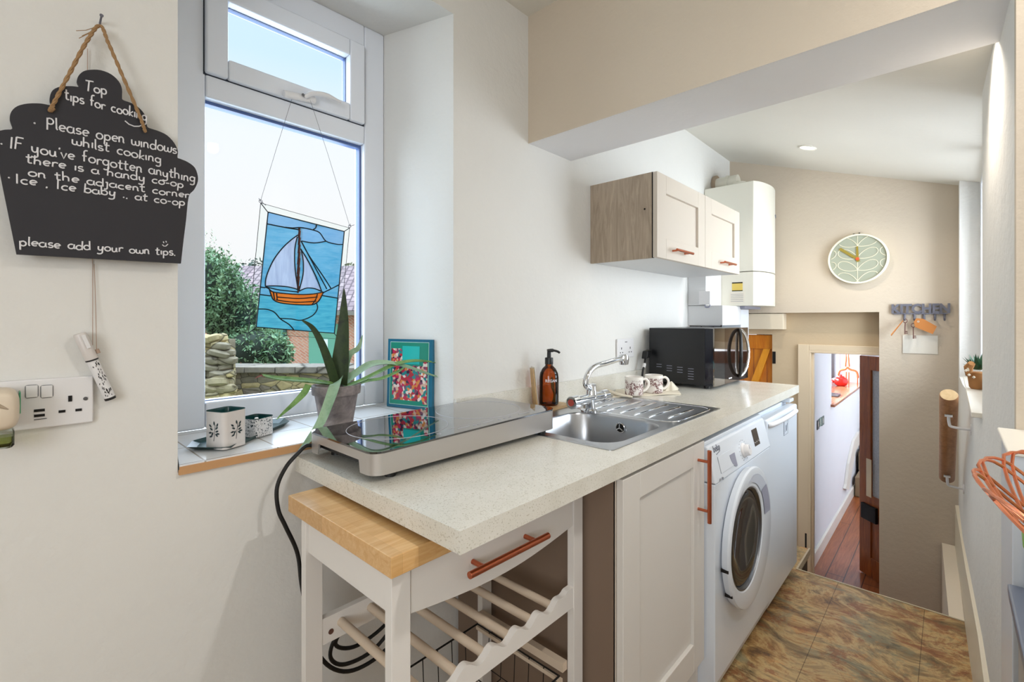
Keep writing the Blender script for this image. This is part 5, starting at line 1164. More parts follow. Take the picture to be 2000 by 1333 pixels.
mb = MB(); mb.tube([gp(OT[0], OT[1] - 20, -.004), YP(540, 290, 1.472), YP(570, 194, 1.482)], .0006, 5); mb.tube([gp(OR_[0], OR_[1] - 20, -.004), YP(640, 300, 1.472), YP(606, 196, 1.478)], .0006, 5)
mb.build('hanging_wire', 'pewter', sgp)
# ================================================================== FAR WALL THINGS
def fx(px, py, off=0): return XP(px, py, XF - off)
ck = thing('round_clock', 'round clock with a looped leaf pattern and cream rim on the far wall', 'clock', (XF, .421, 1.46))
cc = Vector((XF, .421, 1.622)); RC = .155
U = Vector((0, -1, 0)); V = Vector((0, 0, 1)); N = Vector((-1, 0, 0))
mC = Matrix((U, V, N)).transposed()
MB().lathe([(RC * .97, .002), (RC, .008), (RC, .030), (RC * .985, .034), (RC * .93, .034), (RC * .925, .026)], cc, 64, 0, mC, cap=False).build('rim', 'clock_rim', ck, smooth=40)
MB().lathe([(.0, .024), (RC * .93, .024)], cc, 64, 0, mC, cap=False).build('face', 'clock_face', ck, smooth=0)
def cp_(u, v, d=.0255): return cc + U * (u * RC) + V * (v * RC) + N * d
mb = MB(); mb.tube([cp_(0, .92), cp_(0, -.92)], .0014, 6)
def loop_(x0, y0, sgn, L_, H_, ang):
    pts = []
    for k in range(25):
        t_ = k / 24; th = 2 * math.pi * t_; rr = L_ * (1 - math.cos(th)) / 2; ww = H_ * math.sin(th) * (rr / L_) ** .35 if rr > 0 else 0
        a = R(ang); pts.append((x0 + sgn * (rr * math.cos(a) - ww * math.sin(a)), y0 + rr * math.sin(a) + ww * math.cos(a)))
    run = []
    for p in pts:
        if math.hypot(*p) < .93: run.append(cp_(*p))
        else:
            if len(run) > 1: mb.tube(run, .0018, 6)
            run = []
    if len(run) > 1: mb.tube(run, .0018, 6)
for y0 in (.52, .04, -.44, -.90):
    for sg in (1, -1): loop_(0, y0, sg, .70, .215, 24)
for x0 in (1.36, -1.36):
    for y0 in (.04, -.44, -.9): loop_(x0, y0, -1 if x0 > 0 else 1, .70, .215, 24)
mb.build('leaf_pattern', 'clock_rim', ck)
MB().prism([cp_(-.03, -.13, .0275), cp_(.05, -.12, .0275), cp_(.045, .0, .0275), cp_(.02, .50, .0275), cp_(-.04, .50, .0275), cp_(-.045, 0, .0275)], N * .001).build('hour_hand', 'gold', ck, smooth=0)
MB().prism([cp_(.10, -.12, .029), cp_(.03, .03, .029), cp_(-.55, .50, .029), cp_(-.62, .42, .029), cp_(-.03, -.05, .029)], N * .001).build('minute_hand', 'gold', ck, smooth=0)
MB().lathe([(.0, .034), (.009, .033), (.010, .029)], cc, 20, 0, mC).build('hub', 'orange', ck)
MB().box(XF - .012, XF - .002, .41, .418, 1.777, 1.785).box(XF - .012, XF - .002, .436, .446, 1.776, 1.782).build('hanging_hook', 'iron', ck, smooth=0)

hk = thing('key_rack', 'pewter key rack spelling KITCHEN with five hooks on the far wall', 'key rack', (XF, .13, 1.30))
k0, k1 = fx(1746, 613), fx(1851, 613); zt, zb = 1.333, 1.281; yc = (k0.y + k1.y) / 2; wk = abs(k0.y - k1.y)
mb = MB(); text_on(mb, 'KITCHEN', .072, (XF - .010, yc, (zt + zb) / 2), U, V, .005, bold=.0032, sx=.86)
mb.box(XF - .013, XF - .005, k1.y, k0.y, zb - .004, zb + .003); mb.build('lettering', 'pewter', hk, smooth=30)
hooks = []
for px in (1767, 1786, 1805, 1826, 1845):
    y_ = fx(px, 613).y; pts = [(XF - .006, y_, zb), (XF - .006, y_, zb - .022), (XF - .012, y_, zb - .035), (XF - .026, y_, zb - .036), (XF - .032, y_, zb - .024)]
    mb = MB(); mb.tube(smooth_path(pts, 4), [.0055] * 8 + [.005] * 5 + [.0045] * 3 + [.004], 10); mb.build('hook', 'pewter', hk); hooks.append(y_)
def key(y_, z_, label, tilt):
    t = thing('old_key', label, 'key', (XF - .03, y_, z_ - .10), 'old iron keys on the key rack')
    mb = MB(); c_ = Vector((XF - .026, y_, z_ - .012)); mb.tube([c_ + Vector((0, .009 * math.cos(R(a)), .011 * math.sin(R(a)))) for a in range(0, 360, 24)], .0024, 8, loop=True); mb.build('bow', 'key_iron', t)
    mb = MB(); e_ = c_ + Vector((0, tilt, -.078)); mb.cyl(c_ + Vector((0, 0, -.011)), e_, .0028, 10); mb.build('shaft', 'key_iron', t)
    MB().box(XF - .028, XF - .024, e_.y - .013, e_.y, e_.z + .003, e_.z + .008).box(XF - .028, XF - .024, e_.y - .012, e_.y, e_.z + .012, e_.z + .018).build('bit', 'key_iron', t, smooth=0)
key(hooks[0] - .004, zb - .030, 'shorter rusty key on the first hook of the rack', .002)
key(hooks[1] + .004, zb - .056, 'longer rusty key in front of the white card', -.0005)
def tagth(c_, label, eye=True):
    t = thing('card_tag', label, 'tag', tuple(c_[0]))
    MB().prism(c_, Vector((-.0012, .0006, 0))).build('card', 'tag_brown', t, smooth=0)
    return t
a, b, c_, d_, e_ = fx(1785, 629, .036), fx(1790, 622, .036), fx(1803, 623, .036), fx(1830, 638, .036), fx(1822, 653, .036); f_ = fx(1787, 639, .036)
tg = tagth([a, b, c_, d_, e_, f_], 'flat brown card tag with a white eyelet hanging from the second hook')
MB().tube([fx(1793.5, 628.5, .0385) + Vector((0, .004 * math.cos(R(k)), .004 * math.sin(R(k)))) for k in range(0, 360, 30)], .0014, 6, loop=True).build('eyelet', 'card_white', tg)
g0, g1 = fx(1764, 627, .03), fx(1741, 656, .055)
tg2 = thing('card_tag', 'brown card tag seen edge-on at the left end of the key rack', 'tag', tuple(g1))
MB().hexa([g0 + Vector((0, 0, -.003)), g1 + Vector((0, 0, -.003)), g1 + Vector((-.035, 0, .002)), g0 + Vector((-.035, 0, .002))], [g0 + Vector((0, .0, .001)), g1 + Vector((0, .0, .006)), g1 + Vector((-.035, 0, .009)), g0 + Vector((-.035, 0, .004))]).build('card', 'tag_brown', tg2, smooth=0)
y0, y1 = fx(1763, 670).y, fx(1832, 670).y; MB()
tag(MB().box(XF - .004, XF - .001, y1, y0, 1.048, 1.155).build('blank_card', 'card_white', bevel=.0005, smooth=0), 'blank pale card fixed to the far wall below the key rack', 'card')

# ceiling downlight over the back part of the kitchen, and its light; the others are out of view
def downlight(x, y, power, flat=None, cone=None, col=WARM, label=None):
    z = ceil_z(y) if flat is None else flat; s_ = .337 if flat is None else 0
    n_ = Vector((0, s_, -1)).normalized(); u_ = Vector((1, 0, 0)); v_ = n_.cross(u_); m_ = Matrix((u_, v_, n_)).transposed(); c_ = Vector((x, y, z))
    t = thing('ceiling_downlight', label, 'downlight', (x, y, z - .02), 'round ceiling downlights')
    MB().lathe([(.043, -.002), (.045, .003), (.040, .006), (.033, .003), (.030, -.003)], c_, 32, 0, m_, cap=False).build('trim_ring', 'gloss_white', t, smooth=50)
    MB().lathe([(.0, .0028), (.031, .0022)], c_, 28, 0, m_, cap=False).build('lamp_face', 'lamp_glow', t, smooth=0)
    lamp('downlight_lamp', 'SPOT', c_ + n_ * .03, power, col, .03, (0, 0, 0) if flat is not None else (R(-10), 0, 0), cone=cone or R(124 if flat is None else 165))
downlight(3.04, .579, 20, label='lit round downlight in the sloping ceiling behind the beam')
# rear part: unseen downlight added behind the beam to light the back
downlight(1.75, .0, 16, label='added unseen downlight in the sloping ceiling just behind the beam')
downlight(.95, -.45, 36, flat=2.405, label='lit downlight in the flat ceiling nearest the beam', col=NEUT)
downlight(-.75, -.55, 10, flat=2.405, label='added unseen downlight in the flat ceiling furthest from the beam', col=NEUT)  # unseen downlight added as weak fill for the near room

# ================================================================== DOORS AND HALL
fo = MB(); ax0, ax1 = 3.700, 3.722
fo.box(ax0, ax1, .700, .765, -.6, 1.078); fo.box(ax0, ax1, -.1, .700, 1.038, 1.078); fo.box(3.70, 3.80, .688, .703, -.6, 1.04); fo.box(3.70, 3.80, -.1, .69, 1.022, 1.04); fo.box(3.725, 3.76, .676, .69, -.6, 1.03)
dfm = struct(fo, 'door_1', plain('cream_door_frame', (226, 206, 176), .45), bevel=.004, smooth=0)
MB().box(3.698, 3.701, .712, .722, -.33, -.20).build('latch_keep', 'iron', dfm, smooth=0)
h0 = Vector((3.835, -.02, 0)); h1 = Vector((4.30, .464, 0)); dl = (h1 - h0); LW = dl.length; ux = dl / LW; nx_ = Vector((ux.y, -ux.x, 0))
if nx_.x > 0: nx_ = -nx_
def dbox(mb, a, b, z0, z1, t0, t1):
    q = [h0 + ux * a + nx_ * t0, h0 + ux * b + nx_ * t0, h0 + ux * b + nx_ * t1, h0 + ux * a + nx_ * t1]
    return mb.hexa([Vector((p.x, p.y, z0)) for p in q], [Vector((p.x, p.y, z1)) for p in q])
ld = thing('hall_door', 'dark varnished half-glazed door standing open into the hall', 'door', (4.07, .2, -.6))
mb = MB(); dbox(mb, 0, .1, -.59, .985, 0, .035); dbox(mb, LW - .1, LW, -.59, .985, 0, .035); dbox(mb, .1, LW - .1, .885, .985, 0, .035); dbox(mb, .1, LW - .1, -.13, -.01, 0, .035); dbox(mb, .1, LW - .1, -.59, -.45, 0, .035); dbox(mb, .1, LW - .1, -.45, -.13, .008, .027)
mb.build('door_leaf', 'door_wood', ld, bevel=.002, smooth=0)
mb = MB(); dbox(mb, .1, LW - .1, -.01, .885, .013, .02); mb.build('frosted_pane', 'frosted', ld, smooth=0)
mb = MB(); dbox(mb, LW - .165, LW - .035, -.185, -.075, .035, .055); mb.build('rim_lock', 'iron', ld, bevel=.002, smooth=0)
mb = MB(); dbox(mb, LW - .11, LW - .065, -.02, .25, .035, .039); mb.build('finger_plate', plain('cream_finger_plate', (226, 206, 170), .35), ld, bevel=.004, smooth=0)
mb = MB(); kq = h1 + ux * .006; mb.lathe([(.008, 0), (.008, .02), (.022, .03), (.026, .045), (.018, .06), (.001, .065)], Vector((kq.x, kq.y, -.10)) - ux * .02 - nx_ * .0, 20, 0, Matrix((Vector((0, 0, 1)), -nx_.cross(Vector((0, 0, 1))), -nx_)).transposed()); mb.build('door_knob', 'white_ceramic', ld)
# orange boarded door in the corner of the nook
od = thing('plank_door', 'small orange pine plank door with a diagonal brace in the corner', 'door', (3.76, 1.06, .0))
MB().box(3.762, 3.785, .929, 1.20, .302, 1.135).build('planks', 'pine', od, smooth=0)
MB().box(3.742, 3.762, .925, 1.20, 1.035, 1.135).build('top_ledge', 'pine', od, bevel=.002, smooth=0)
MB().hexa([(3.742, 1.055, .70), (3.742, 1.105, .70), (3.762, 1.105, .70), (3.762, 1.055, .70)], [(3.742, .945, 1.035), (3.742, .990, 1.035), (3.762, .990, 1.035), (3.762, .945, 1.035)]).build('brace', 'pine_light', od, smooth=0)
mb = MB()
for y_ in (.972, 1.06, 1.13): mb.box(3.7605, 3.7625, y_ - .002, y_ + .002, .31, 1.035)
mb.build('board_gaps', 'door_wood', od, smooth=0)
MB().box(3.7165, 3.7205, .905, .925, .935, 1.02).build('hinge', 'iron', od, smooth=0)
# hall walls with the deep window and ledge
HY = .757
mb = MB(); mb.box(3.80, 4.90, HY, 1.05, -.6, 2.0); mb.box(4.90, 6.75, HY, 1.05, -.6, .495); mb.box(6.75, 7.4, HY, 1.05, -.6, 2.0); mb.box(4.90, 6.75, HY, 1.05, 1.35, 2.0)
struct(mb, 'wall_hall', 'hall_wall', smooth=0)
struct(MB().box(7.3, 7.4, -.5, HY, -.6, 2.0).box(3.80, 7.4, -.55, -.45, -.6, 2.0).box(3.80, 7.4, -.5, HY + .3, 2.0, 2.05), 'wall_hall_end', 'hall_wall', smooth=0)
hw_ = MB(); frame(hw_, 4.90, 6.75, .515, 1.35, .96, 1.02, .05); hw_.box(5.80, 5.85, .96, 1.02, .565, 1.30)
hwo = struct(hw_, 'window_4', 'upvc', bevel=.003, smooth=0); MB().box(4.95, 6.70, .985, .989, .565, 1.30).build('pane', 'pane', hwo, smooth=0)
struct(MB().box(4.865, 6.78, .728, .96, .492, .514), 'trim_6', 'ledge_wood', bevel=.003, smooth=0)
struct(MB().box(3.81, 6.42, HY - .018, HY, -.6, -.50), 'baseboard_hall', 'gloss_white', bevel=.003, smooth=0)
pts = [(1649, 955), (1651, 946), (1656, 906), (1666, 861), (1675, 845), (1683, 841), (1684, 856), (1669, 880), (1661.5, 921), (1656, 957)]
q = [YP(a, b, HY - .012) for a, b in pts]
struct(MB().prism([(p.x, HY - .024, p.z) for p in q], (0, .022, 0)), 'trim_7', 'gloss_white', smooth=0)
for k in range(4):
    tag(MB().box(6.05 + .26 * k, 7.28, -.2, HY - .026, -.6 + .21 * k, -.39 + .21 * k).build('stair_step', 'carpet', bevel=.012, smooth=0), ['lowest carpeted stair at the end of the hall', 'second carpeted stair from the hall floor', 'third carpeted stair up from the hall floor', 'fourth carpeted stair up, the highest at the end of the hall'][k], 'stair', 'carpeted hall stairs')
tp_ = thing('red_teapot', 'small round red pot on the wooden hall ledge', 'pot', (6.30, .90, .514))
q = Vector((6.30, .885, .514)); MB().lathe([(.035, 0), (.058, .02), (.066, .05), (.058, .082), (.035, .097), (.030, .100)], q, 28).build('pot_body', 'red_enamel', tp_)
MB().lathe([(.034, .098), (.030, .108), (.008, .114), (.010, .124), (.001, .128)], q, 24).build('lid', 'red_enamel', tp_)
MB().tube(smooth_path([q + Vector((0, .06, .04)), q + Vector((0, .09, .06)), q + Vector((0, .10, .095))], 4), [.012] * 4 + [.008] * 5, 10).build('spout', 'red_enamel', tp_)
an = thing('animal_figure', 'orange long-necked wire-legged animal figure on the hall ledge', 'figurine', (6.55, .86, .514))
q = Vector((6.5, .855, .514))
for dy in (-.018, .018):
    MB().tube(smooth_path([q + Vector((0, dy, .20)), q + Vector((0, dy * .6, .30)), q + Vector((0, dy * .8, .375))], 4), [.010] * 5 + [.007] * 4, 10).build('neck', 'orange', an)
    MB().tube([q + Vector((-.01, dy - .018, .365)), q + Vector((-.01, dy + .018, .375))], [.004, .010], 8).build('head', 'orange', an)
MB().tube(smooth_path([q + Vector((0, .085, .10)), q + Vector((0, .07, .15)), q + Vector((0, .02, .17)), q + Vector((0, 0, .19)), q + Vector((0, -.03, .17)), q + Vector((0, -.085, .15)), q + Vector((0, -.10, .08))], 5), .012, 10).build('body', 'orange', an)
for dy in (.08, .01, -.015, -.095): MB().tube([q + Vector((0, dy, .14)), q + Vector((0, dy, 0))], [.008, .005], 8).build('leg', 'orange', an)
tag(MB().box(5.35, 5.55, .78, .86, .5142, .530).build('small_dish', 'dark_steel', bevel=.004, smooth=0), 'small flat dark dish at the near end of the hall ledge', 'dish')
tl_ = thing('letter_tiles', 'three small dark green letter tiles in a row on the hall wall', 'sign', (4.5, HY, .22))
for k, (pa_, ch) in enumerate((((1596, 1599.5, 821, 839), 'K'), ((1600, 1604, 817, 833), 'E'), ((1604.5, 1609, 814, 831), 'B'))):
    a, b = YP(pa_[0], (pa_[2] + pa_[3]) / 2, HY - .003), YP(pa_[1], (pa_[2] + pa_[3]) / 2, HY - .003); zt_ = YP((pa_[0] + pa_[1]) / 2, pa_[2], HY - .003).z; zb_ = YP((pa_[0] + pa_[1]) / 2, pa_[3], HY - .003).z
    tile_ = MB().box(a.x, b.x, HY - .006, HY - .001, zb_, zt_).build('tile', plain('tile_green', [(50, 54, 62), (110, 142, 134), (82, 106, 104)][k], .4), tl_, smooth=0)
    mb = MB(); text_on(mb, ch, (zt_ - zb_) * .8, ((a.x + b.x) / 2, HY - .0065, (zt_ + zb_) / 2), (1, 0, 0), (0, 0, 1), .0003, bold=.001); mb.build('letter', 'white_ceramic', tile_, smooth=0)
tag(MB().box(6.82, 7.05, 1.15, 1.40, -.605, 2.2).build('brick_pier', 'brick', smooth=0), 'pink brick pier outside the hall window', 'pier')

# ================================================================== RIGHT SIDE
hr = thing('stair_handrail', 'short round wooden handrail on two white brackets beside the steps', 'handrail', (2.8, .0, .45))
ra, rb = Vector((2.545, .004, .948)), Vector((3.06, .012, .492)); dd = (rb - ra).normalized()
MB().tube([ra, ra + dd * .004, rb - dd * .004, rb], [.0265, .0285, .0285, .0265], 28).build('rail', 'rail_wood', hr)
MB().tube([ra - dd * .0012, ra + dd * .001], .0262, 28).build('rail_end', 'block_wood', hr)
for t_, wy_ in ((.09, -.062), (.60, -.046)):
    c_ = ra + dd * t_; up2 = Vector((0, 0, -.030))
    pts = [c_ + Vector((-.012, .0, -.026)), c_ + Vector((-.012, -.002, -.062)), c_ + Vector((-.010, -.012, -.075)), Vector((c_.x - .010, wy_, c_.z - .078))]
    b_ = MB().tube(smooth_path(pts, 5), .0052, 12).build('bracket', 'white_plastic', hr)
    MB().box(c_.x - .028, c_.x + .006, c_.y - .012, c_.y + .012, c_.z - .034, c_.z - .026).build('saddle_plate', 'white_plastic', b_, bevel=.001)
    MB().cyl((c_.x - .010, wy_ + .004, c_.z - .078), (c_.x - .010, wy_ - .003, c_.z - .078), .022, 24).build('wall_rose', 'white_plastic', b_, bevel=.001)
# plant on the niche sill
np_ = thing('potted_plant', 'small artificial plant in a brown hessian pot on the far window niche sill', 'plant', (2.90, -.088, .942))
q = Vector((2.90, -.088, .942))
MB().lathe([(.022, 0), (.028, .01), (.034, .065), (.036, .072), (.032, .075)], q, 24).build('hessian_pot', 'hessian', np_)
rd = random.Random(5); mb = MB()
for k in range(46):
    a = rd.uniform(0, 6.28); el_ = rd.uniform(.5, 1.4); L_ = rd.uniform(.045, .085); d = Vector((math.cos(a) * math.cos(el_), math.sin(a) * math.cos(el_), math.sin(el_))); s0 = q + Vector((math.cos(a) * .012, math.sin(a) * .012, .085)); wv = Vector((-math.sin(a), math.cos(a), 0)) * .006
    m_ = s0 + d * L_ * .5; e_ = s0 + d * L_ - Vector((0, 0, .006)); mb.add([s0 - wv * .4, s0 + wv * .4, m_ + wv, e_, m_ - wv, m_ + Vector((0, 0, -.003))], [(0, 1, 2, 5), (0, 5, 4), (5, 2, 3), (4, 5, 3)])
mb.build('foliage', 'leaf_dark', np_, smooth=0)
mb = MB()
for k in range(7):
    p = q + Vector((rd.uniform(-.055, -.03), rd.uniform(-.0, .04), rd.uniform(.05, .10))); mb.lathe([(.001, -.006), (.006, 0), (.001, .006)], p, 8)
mb.build('cream_flowers', 'cream_cloth', np_)
mb = MB(); mb.tube([q + Vector((-.055, .02, .115)), q + Vector((-.035, .03, .095)), q + Vector((-.02, .03, .06))], [.012, .016, .010], 10); mb.build('burlap_bow', 'hessian', np_)

# white cupboard against the end of the right wall, dark glass hob surface in front, wire basket
cpb = thing('white_cupboard', 'white cupboard with panelled side and a pale top at the right edge', 'cupboard', (1.24, -.33, 0))
MB().box(1.120, 1.344, -.60, -.074, 0, 1.024).build('body', 'appliance', cpb, bevel=.002, smooth=0)
MB().box(1.110, 1.344, -.62, -.068, 1.024, 1.032).build('top', 'gloss_white', cpb, bevel=.003, seg=3, smooth=0)
mb = MB()
for y_ in (-.088, -.112, -.150): mb.box(1.113, 1.120, y_ - .016 if y_ < -.1 else y_ - .006, y_, 0, 1.005)
mb.build('side_beading', 'upvc', cpb, bevel=.002, smooth=0)
ck_ = thing('cooker', 'white cooker with a black glass top in a grey frame at the right edge', 'cooker', (.90, -.37, 0))
MB().box(.70, 1.108, -.64, -.080, 0, .800).build('body', 'alu', ck_, smooth=0)
MB().box(.69, 1.110, -.66, -.068, .800, .818).build('frame', plain('grey_blue_frame', (120, 128, 146), .3, .6), ck_, bevel=.003, smooth=0)
MB().box(.715, 1.085, -.63, -.098, .818, .822).build('glass_top', 'hob_glass', ck_, bevel=.0015, smooth=0)
tag(MB().box(.30, .66, -.42, -.085, 0, 1.036).build('side_stand', 'gloss_white', bevel=.003, smooth=0), 'white stand under the copper basket at the right edge', 'stand')
fb = thing('wire_fruit_basket', 'copper wire fruit basket at the right edge of the picture', 'basket', (.472, -.199, 1.037))
bcn = Vector((.472, -.199, 0)); RB = .182
def bp(a, t_):  # t 0 bottom .. 1 rim
    r_ = .078 + (RB - .078) * (t_ ** .8); z_ = 1.041 + .088 * (t_ ** 1.3); return bcn + Vector((r_ * math.cos(a), r_ * math.sin(a), z_))
NB = 22
for k in range(NB):
    a0_ = 2 * math.pi * k / NB
    for off in (0, .07):
        pts = [bp(a0_ + off + .55 * t_, t_) for t_ in [i / 8 for i in range(9)]]
        pts += [bp(a0_ + off + .63, 1.05), bp(a0_ + off + .76, 1.05), bp(a0_ + off + .88, .93), bp(a0_ + off + 1.0, .80)]
        MB().tube(smooth_path(pts, 2), .0012, 6).build('wire', 'copper_wire', fb)
MB().tube([bp(2 * math.pi * i / 40, 0) for i in range(40)], .0018, 8, loop=True).build('base_ring', 'copper_wire', fb)
MB().tube([bp(2 * math.pi * i / 40, .55) for i in range(40)], .0013, 8, loop=True).build('middle_ring', 'copper_wire', fb)
MB().cyl(bcn + Vector((0, 0, 1.0365)), bcn + Vector((0, 0, 1.040)), .077, 32).build('base_plate', 'copper_wire', fb)
for k, (dx, dy, dz, lb) in enumerate(((.058, .128, 1.082, 'green lime nearest the rim of the copper basket'), (.02, .0, 1.068, 'green lime in the middle of the copper basket'), (-.03, -.06, 1.068, 'green lime at the back of the copper basket'))):
    L_ = MB(); L_.lathe([(.002, -.032), (.011, -.029), (.023, -.016), (.027, 0), (.023, .016), (.011, .028), (.004, .033)], (0, 0, 0), 24)
    o_ = L_.build('lime', 'lime', smooth=80, origin=(0, 0, 0)); o_.location = bcn + Vector((dx, dy, dz)); o_.rotation_euler = (R(70 + 20 * k), R(30), R(40 * k)); tag(o_, lb, 'lime', 'limes in the wire basket')

# ================================================================== OUTSIDE THE WINDOW
FD = Vector((ca, sa, 0)); RD = Vector((sa, -ca, 0))
def W3(px, py, d): return FD * d + RD * ((px - 1000) / FPX * d) + Vector((0, 0, CAMH + (625 - py) / FPX * d))
mb = MB(); mb.box(-30, 60, 1.75, 70, -.9, -.605); mb.box(3.95, 60, 1.06, 1.75, -.9, -.605)
struct(mb, 'ground', 'grass', smooth=0)
def vbox(mb, pxa, pxb, d, za, zb_, th, mi=0):
    a = FD * d + RD * ((pxa - 1000) / FPX * d); b = FD * d + RD * ((pxb - 1000) / FPX * d); q = [a, b, b + FD * th, a + FD * th]
    return mb.hexa([Vector((p.x, p.y, za)) for p in q], [Vector((p.x, p.y, zb_)) for p in q], mi)
sh = thing('brick_outbuilding', 'pinkish brick outbuilding with a tiled roof and green doors beyond the garden wall', 'building', tuple(W3(640, 720, 18)))
DS = 18.; zb_ = CAMH - 97 / FPX * DS; ze = CAMH + 15 / FPX * DS
mb = MB(); vbox(mb, 200, 900, DS, zb_ - .3, ze, 5.5); mb.build('brick_wall', mat_brick('outbuilding_brick', (190, 122, 100), (206, 146, 122), (196, 176, 160), .225, .075, .008, (R(90), 0, YAW - R(90))), sh, smooth=0)
ra_, rb_ = [FD * (DS - .35) + RD * ((p - 1000) / FPX * DS) for p in (190, 910)]
rf = MB(); e0 = [Vector((p.x, p.y, ze - .05)) for p in (ra_, rb_)]; r0 = [Vector((p.x, p.y, ze + 1.95)) + FD * 3.1 for p in (ra_, rb_)]; b0 = [Vector((p.x, p.y, ze - .05)) + FD * 6.2 for p in (ra_, rb_)]
rf.prism([e0[0], e0[1], r0[1], r0[0]], (0, 0, .12)); rf.prism([r0[0], r0[1], b0[1], b0[0]], (0, 0, .12)); rf.build('tiled_roof', mat_brick('outbuilding_roof', (118, 98, 102), (150, 128, 128), (86, 70, 74), .30, .24, .03, (0, 0, YAW - R(90))), sh, smooth=0)
mb = MB(); vbox(mb, 370, 910, DS - .38, ze - .12, ze + .04, .1); mb.build('gutter', 'stone_grey', sh, smooth=0)
for a, b in ((603, 662), (692, 745), (520, 557)):
    mb = MB(); vbox(mb, a, b, DS - .05, zb_, CAMH - 8 / FPX * DS, .06); dd_ = mb.build('door', 'shed_green', sh, smooth=0)
    if a == 603:
        mb = MB(); vbox(mb, 624, 640, DS - .07, CAMH - 58 / FPX * DS, CAMH - 38 / FPX * DS, .02); mb.build('notice', 'shed_white', dd_, smooth=0)
mb = MB(); vbox(mb, 553, 558, DS - .12, zb_, ze, .1); mb.build('downpipe', plain('teal_downpipe', (40, 84, 84), .5), sh, smooth=0)
# low stone garden wall and the taller rough one at its left end
gw = thing('garden_wall', 'low mixed stone wall running across the bottom of the window view', 'wall', tuple(W3(560, 780, 5.2)))
mb = MB(); vbox(mb, -400, 900, 5.2, -.6, CAMH - 104 / FPX * 5.2, .35); mb.build('stone_courses', mat_stone('garden_stone', [(132, 122, 104), (118, 104, 94), (150, 138, 108), (104, 96, 92), (168, 150, 112)], 6.5, (1, 1, 2.0)), gw, smooth=0)
mb = MB(); rd = random.Random(4); px = -400.
while px < 900:
    w_ = rd.uniform(34, 60); vbox(mb, px, px + w_ - 1.2, 5.16, CAMH - (104 + rd.uniform(-1, 1)) / FPX * 5.2, CAMH - (92 + rd.uniform(-2, 2)) / FPX * 5.2, .42); px += w_
mb.build('coping', mat_stone('coping_blocks', [(140, 130, 120), (120, 112, 106), (156, 146, 130)], 1.6), gw, bevel=.01, smooth=0)
rw = MB(); rd = random.Random(9)
for row in range(9):
    for cidx in range(6):
        px0 = 366 + cidx * 14 + rd.uniform(-3, 3); py0 = 655 + row * 14; lim = 446 - max(0, (3 - row)) * 7
        if px0 > lim: continue
        d_ = 4.55 + rd.uniform(-.05, .05); c_ = W3(px0 + 7, py0 + 7, d_); hs = Vector((rd.uniform(.032, .05), rd.uniform(.05, .07), rd.uniform(.028, .042)))
        rot = Euler((rd.uniform(-.3, .3), rd.uniform(-.3, .3), YAW + rd.uniform(-.3, .3))).to_matrix(); rs = []
        for z_, k in ((-1, .6), (-.6, .95), (.5, 1), (1, .6)): rs.append([c_ + rot @ Vector((math.copysign(abs(math.cos(R(a))) ** .6, math.cos(R(a))) * hs.y * k, math.copysign(abs(math.sin(R(a))) ** .6, math.sin(R(a))) * hs.x * k * 2, z_ * hs.z * 1.1)) for a in range(0, 360, 30)])
        rw.rings(rs)
vbox(rw, 330, 425, 4.65, -.6, CAMH - 40 / FPX * 4.6, .3)
tag(rw.build('rubble_wall', 'stone_light', smooth=50), 'taller end of golden rubble stone wall at the left of the window view', 'wall')
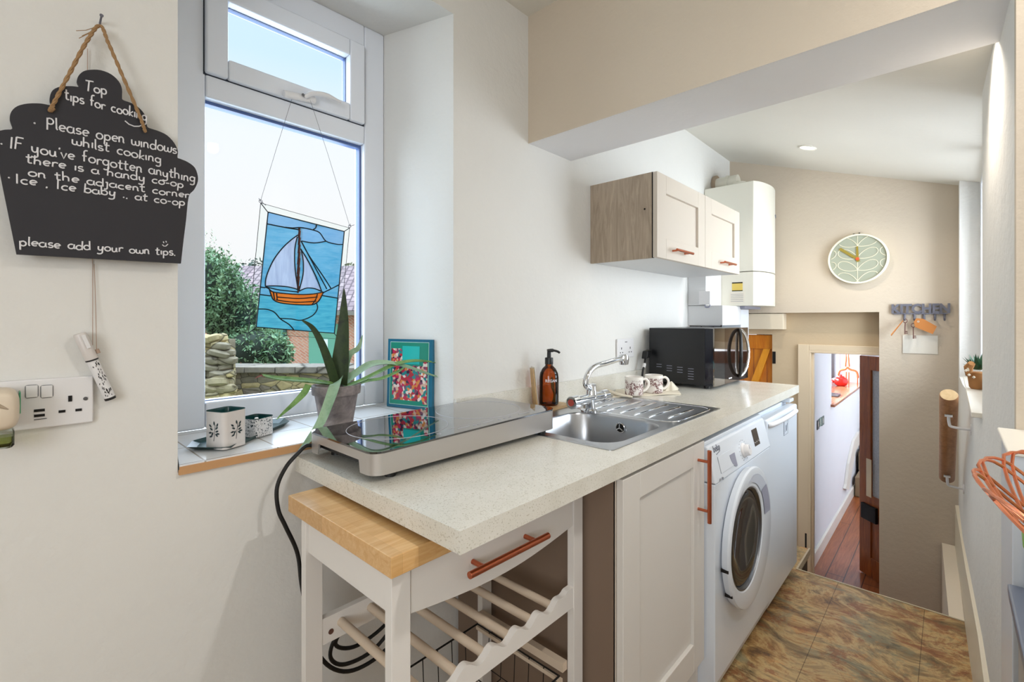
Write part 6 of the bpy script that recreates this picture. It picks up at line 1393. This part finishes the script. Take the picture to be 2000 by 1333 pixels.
def foliage(name, mat, blobs, n, size, seed, label, spikes=(), core='aloe_dark', cat='shrub'):
    rd = random.Random(seed); t = thing(name, label, cat, tuple(W3(blobs[0][0], 730, blobs[0][4])))
    mb = MB(); area = sum(b[2] * b[3] for b in blobs)
    for (px, py, rx, ry, d) in blobs:
        for k in range(int(n * rx * ry / area)):
            a = rd.uniform(0, 6.283); r_ = math.sqrt(rd.uniform(.02, 1)) * rd.uniform(.85, 1.12); dd_ = d + rd.uniform(-1, 1) * math.sqrt(max(0, 1.1 - r_ * r_)) * rx / FPX * d * .8
            c_ = W3(px + rx * r_ * math.cos(a), py + ry * r_ * math.sin(a), dd_)
            u = Vector((rd.gauss(0, 1), rd.gauss(0, 1), rd.gauss(0, 1))).normalized(); v = u.cross(Vector((rd.gauss(0, 1), rd.gauss(0, 1), rd.gauss(0, 1)))).normalized(); s_ = size * rd.uniform(.6, 1.3)
            mb.add([c_ - u * s_, c_ + v * s_ * .38, c_ + u * s_, c_ - v * s_ * .38], [(0, 1, 2, 3)])
    for (px, py0, py1, d) in spikes:
        for k in range(34):
            t_ = k / 34; c_ = W3(px + rd.uniform(-4, 4) * (1.1 - t_) + 3 * math.sin(t_ * 2 + px), py0 + (py1 - py0) * t_, d + rd.uniform(-.05, .05)); a = rd.uniform(0, 6.28); u = (Vector((math.cos(a), math.sin(a), .9))).normalized(); v = u.cross(Vector((0, 0, 1))).normalized(); s_ = size * .8 * (1.15 - t_ * .6)
            mb.add([c_, c_ + u * s_ + v * s_ * .35, c_ + u * s_ * 2, c_ + u * s_ - v * s_ * .35], [(0, 1, 2, 3)])
    mb.build('leaves', mat, t, smooth=0)
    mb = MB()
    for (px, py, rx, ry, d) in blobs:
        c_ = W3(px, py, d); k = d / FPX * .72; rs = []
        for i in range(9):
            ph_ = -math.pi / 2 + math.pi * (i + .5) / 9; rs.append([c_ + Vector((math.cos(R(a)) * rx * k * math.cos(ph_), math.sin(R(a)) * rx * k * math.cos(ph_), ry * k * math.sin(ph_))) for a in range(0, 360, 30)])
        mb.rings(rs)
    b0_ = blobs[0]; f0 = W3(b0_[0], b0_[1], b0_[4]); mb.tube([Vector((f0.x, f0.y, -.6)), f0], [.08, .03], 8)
    mb.build('dark_core', plain(name + '_shade', (34, 46, 34), .9), t)  # dark hull blocks see-through; shade between leaves put into its colour
    return t
foliage('garden_shrub', 'bush', [(420, 580, 62, 88, 7.0), (468, 620, 66, 70, 7.2), (500, 680, 66, 46, 6.8), (545, 690, 30, 30, 6.6), (402, 560, 40, 70, 6.6), (310, 600, 75, 90, 7.0), (200, 640, 60, 70, 7.2)], 19000, .036, 3, 'large grey-green shrub with upright shoots at the left of the window view',
        [(404, 560, 452, 6.6), (412, 560, 470, 6.7), (424, 560, 462, 6.8), (436, 570, 480, 6.9), (450, 580, 472, 7), (462, 590, 500, 7), (474, 590, 506, 7), (398, 540, 470, 6.6), (418, 540, 446, 6.7), (486, 600, 535, 7.1), (443, 560, 494, 6.9)])
foliage('background_tree', 'tree', [(500, 560, 60, 50, 30), (560, 575, 60, 40, 30)], 2600, .15, 5, 'dark rounded tree behind the shrub beyond the outbuilding', cat='tree')
foliage('background_tree', mat_leaf('olive_tree_leaves', [(96, 98, 74), (124, 124, 92)], 2), [(690, 545, 34, 30, 34), (655, 556, 24, 22, 34)], 1600, .15, 6, 'olive-brown rounded tree just above the tiled roof', cat='tree')
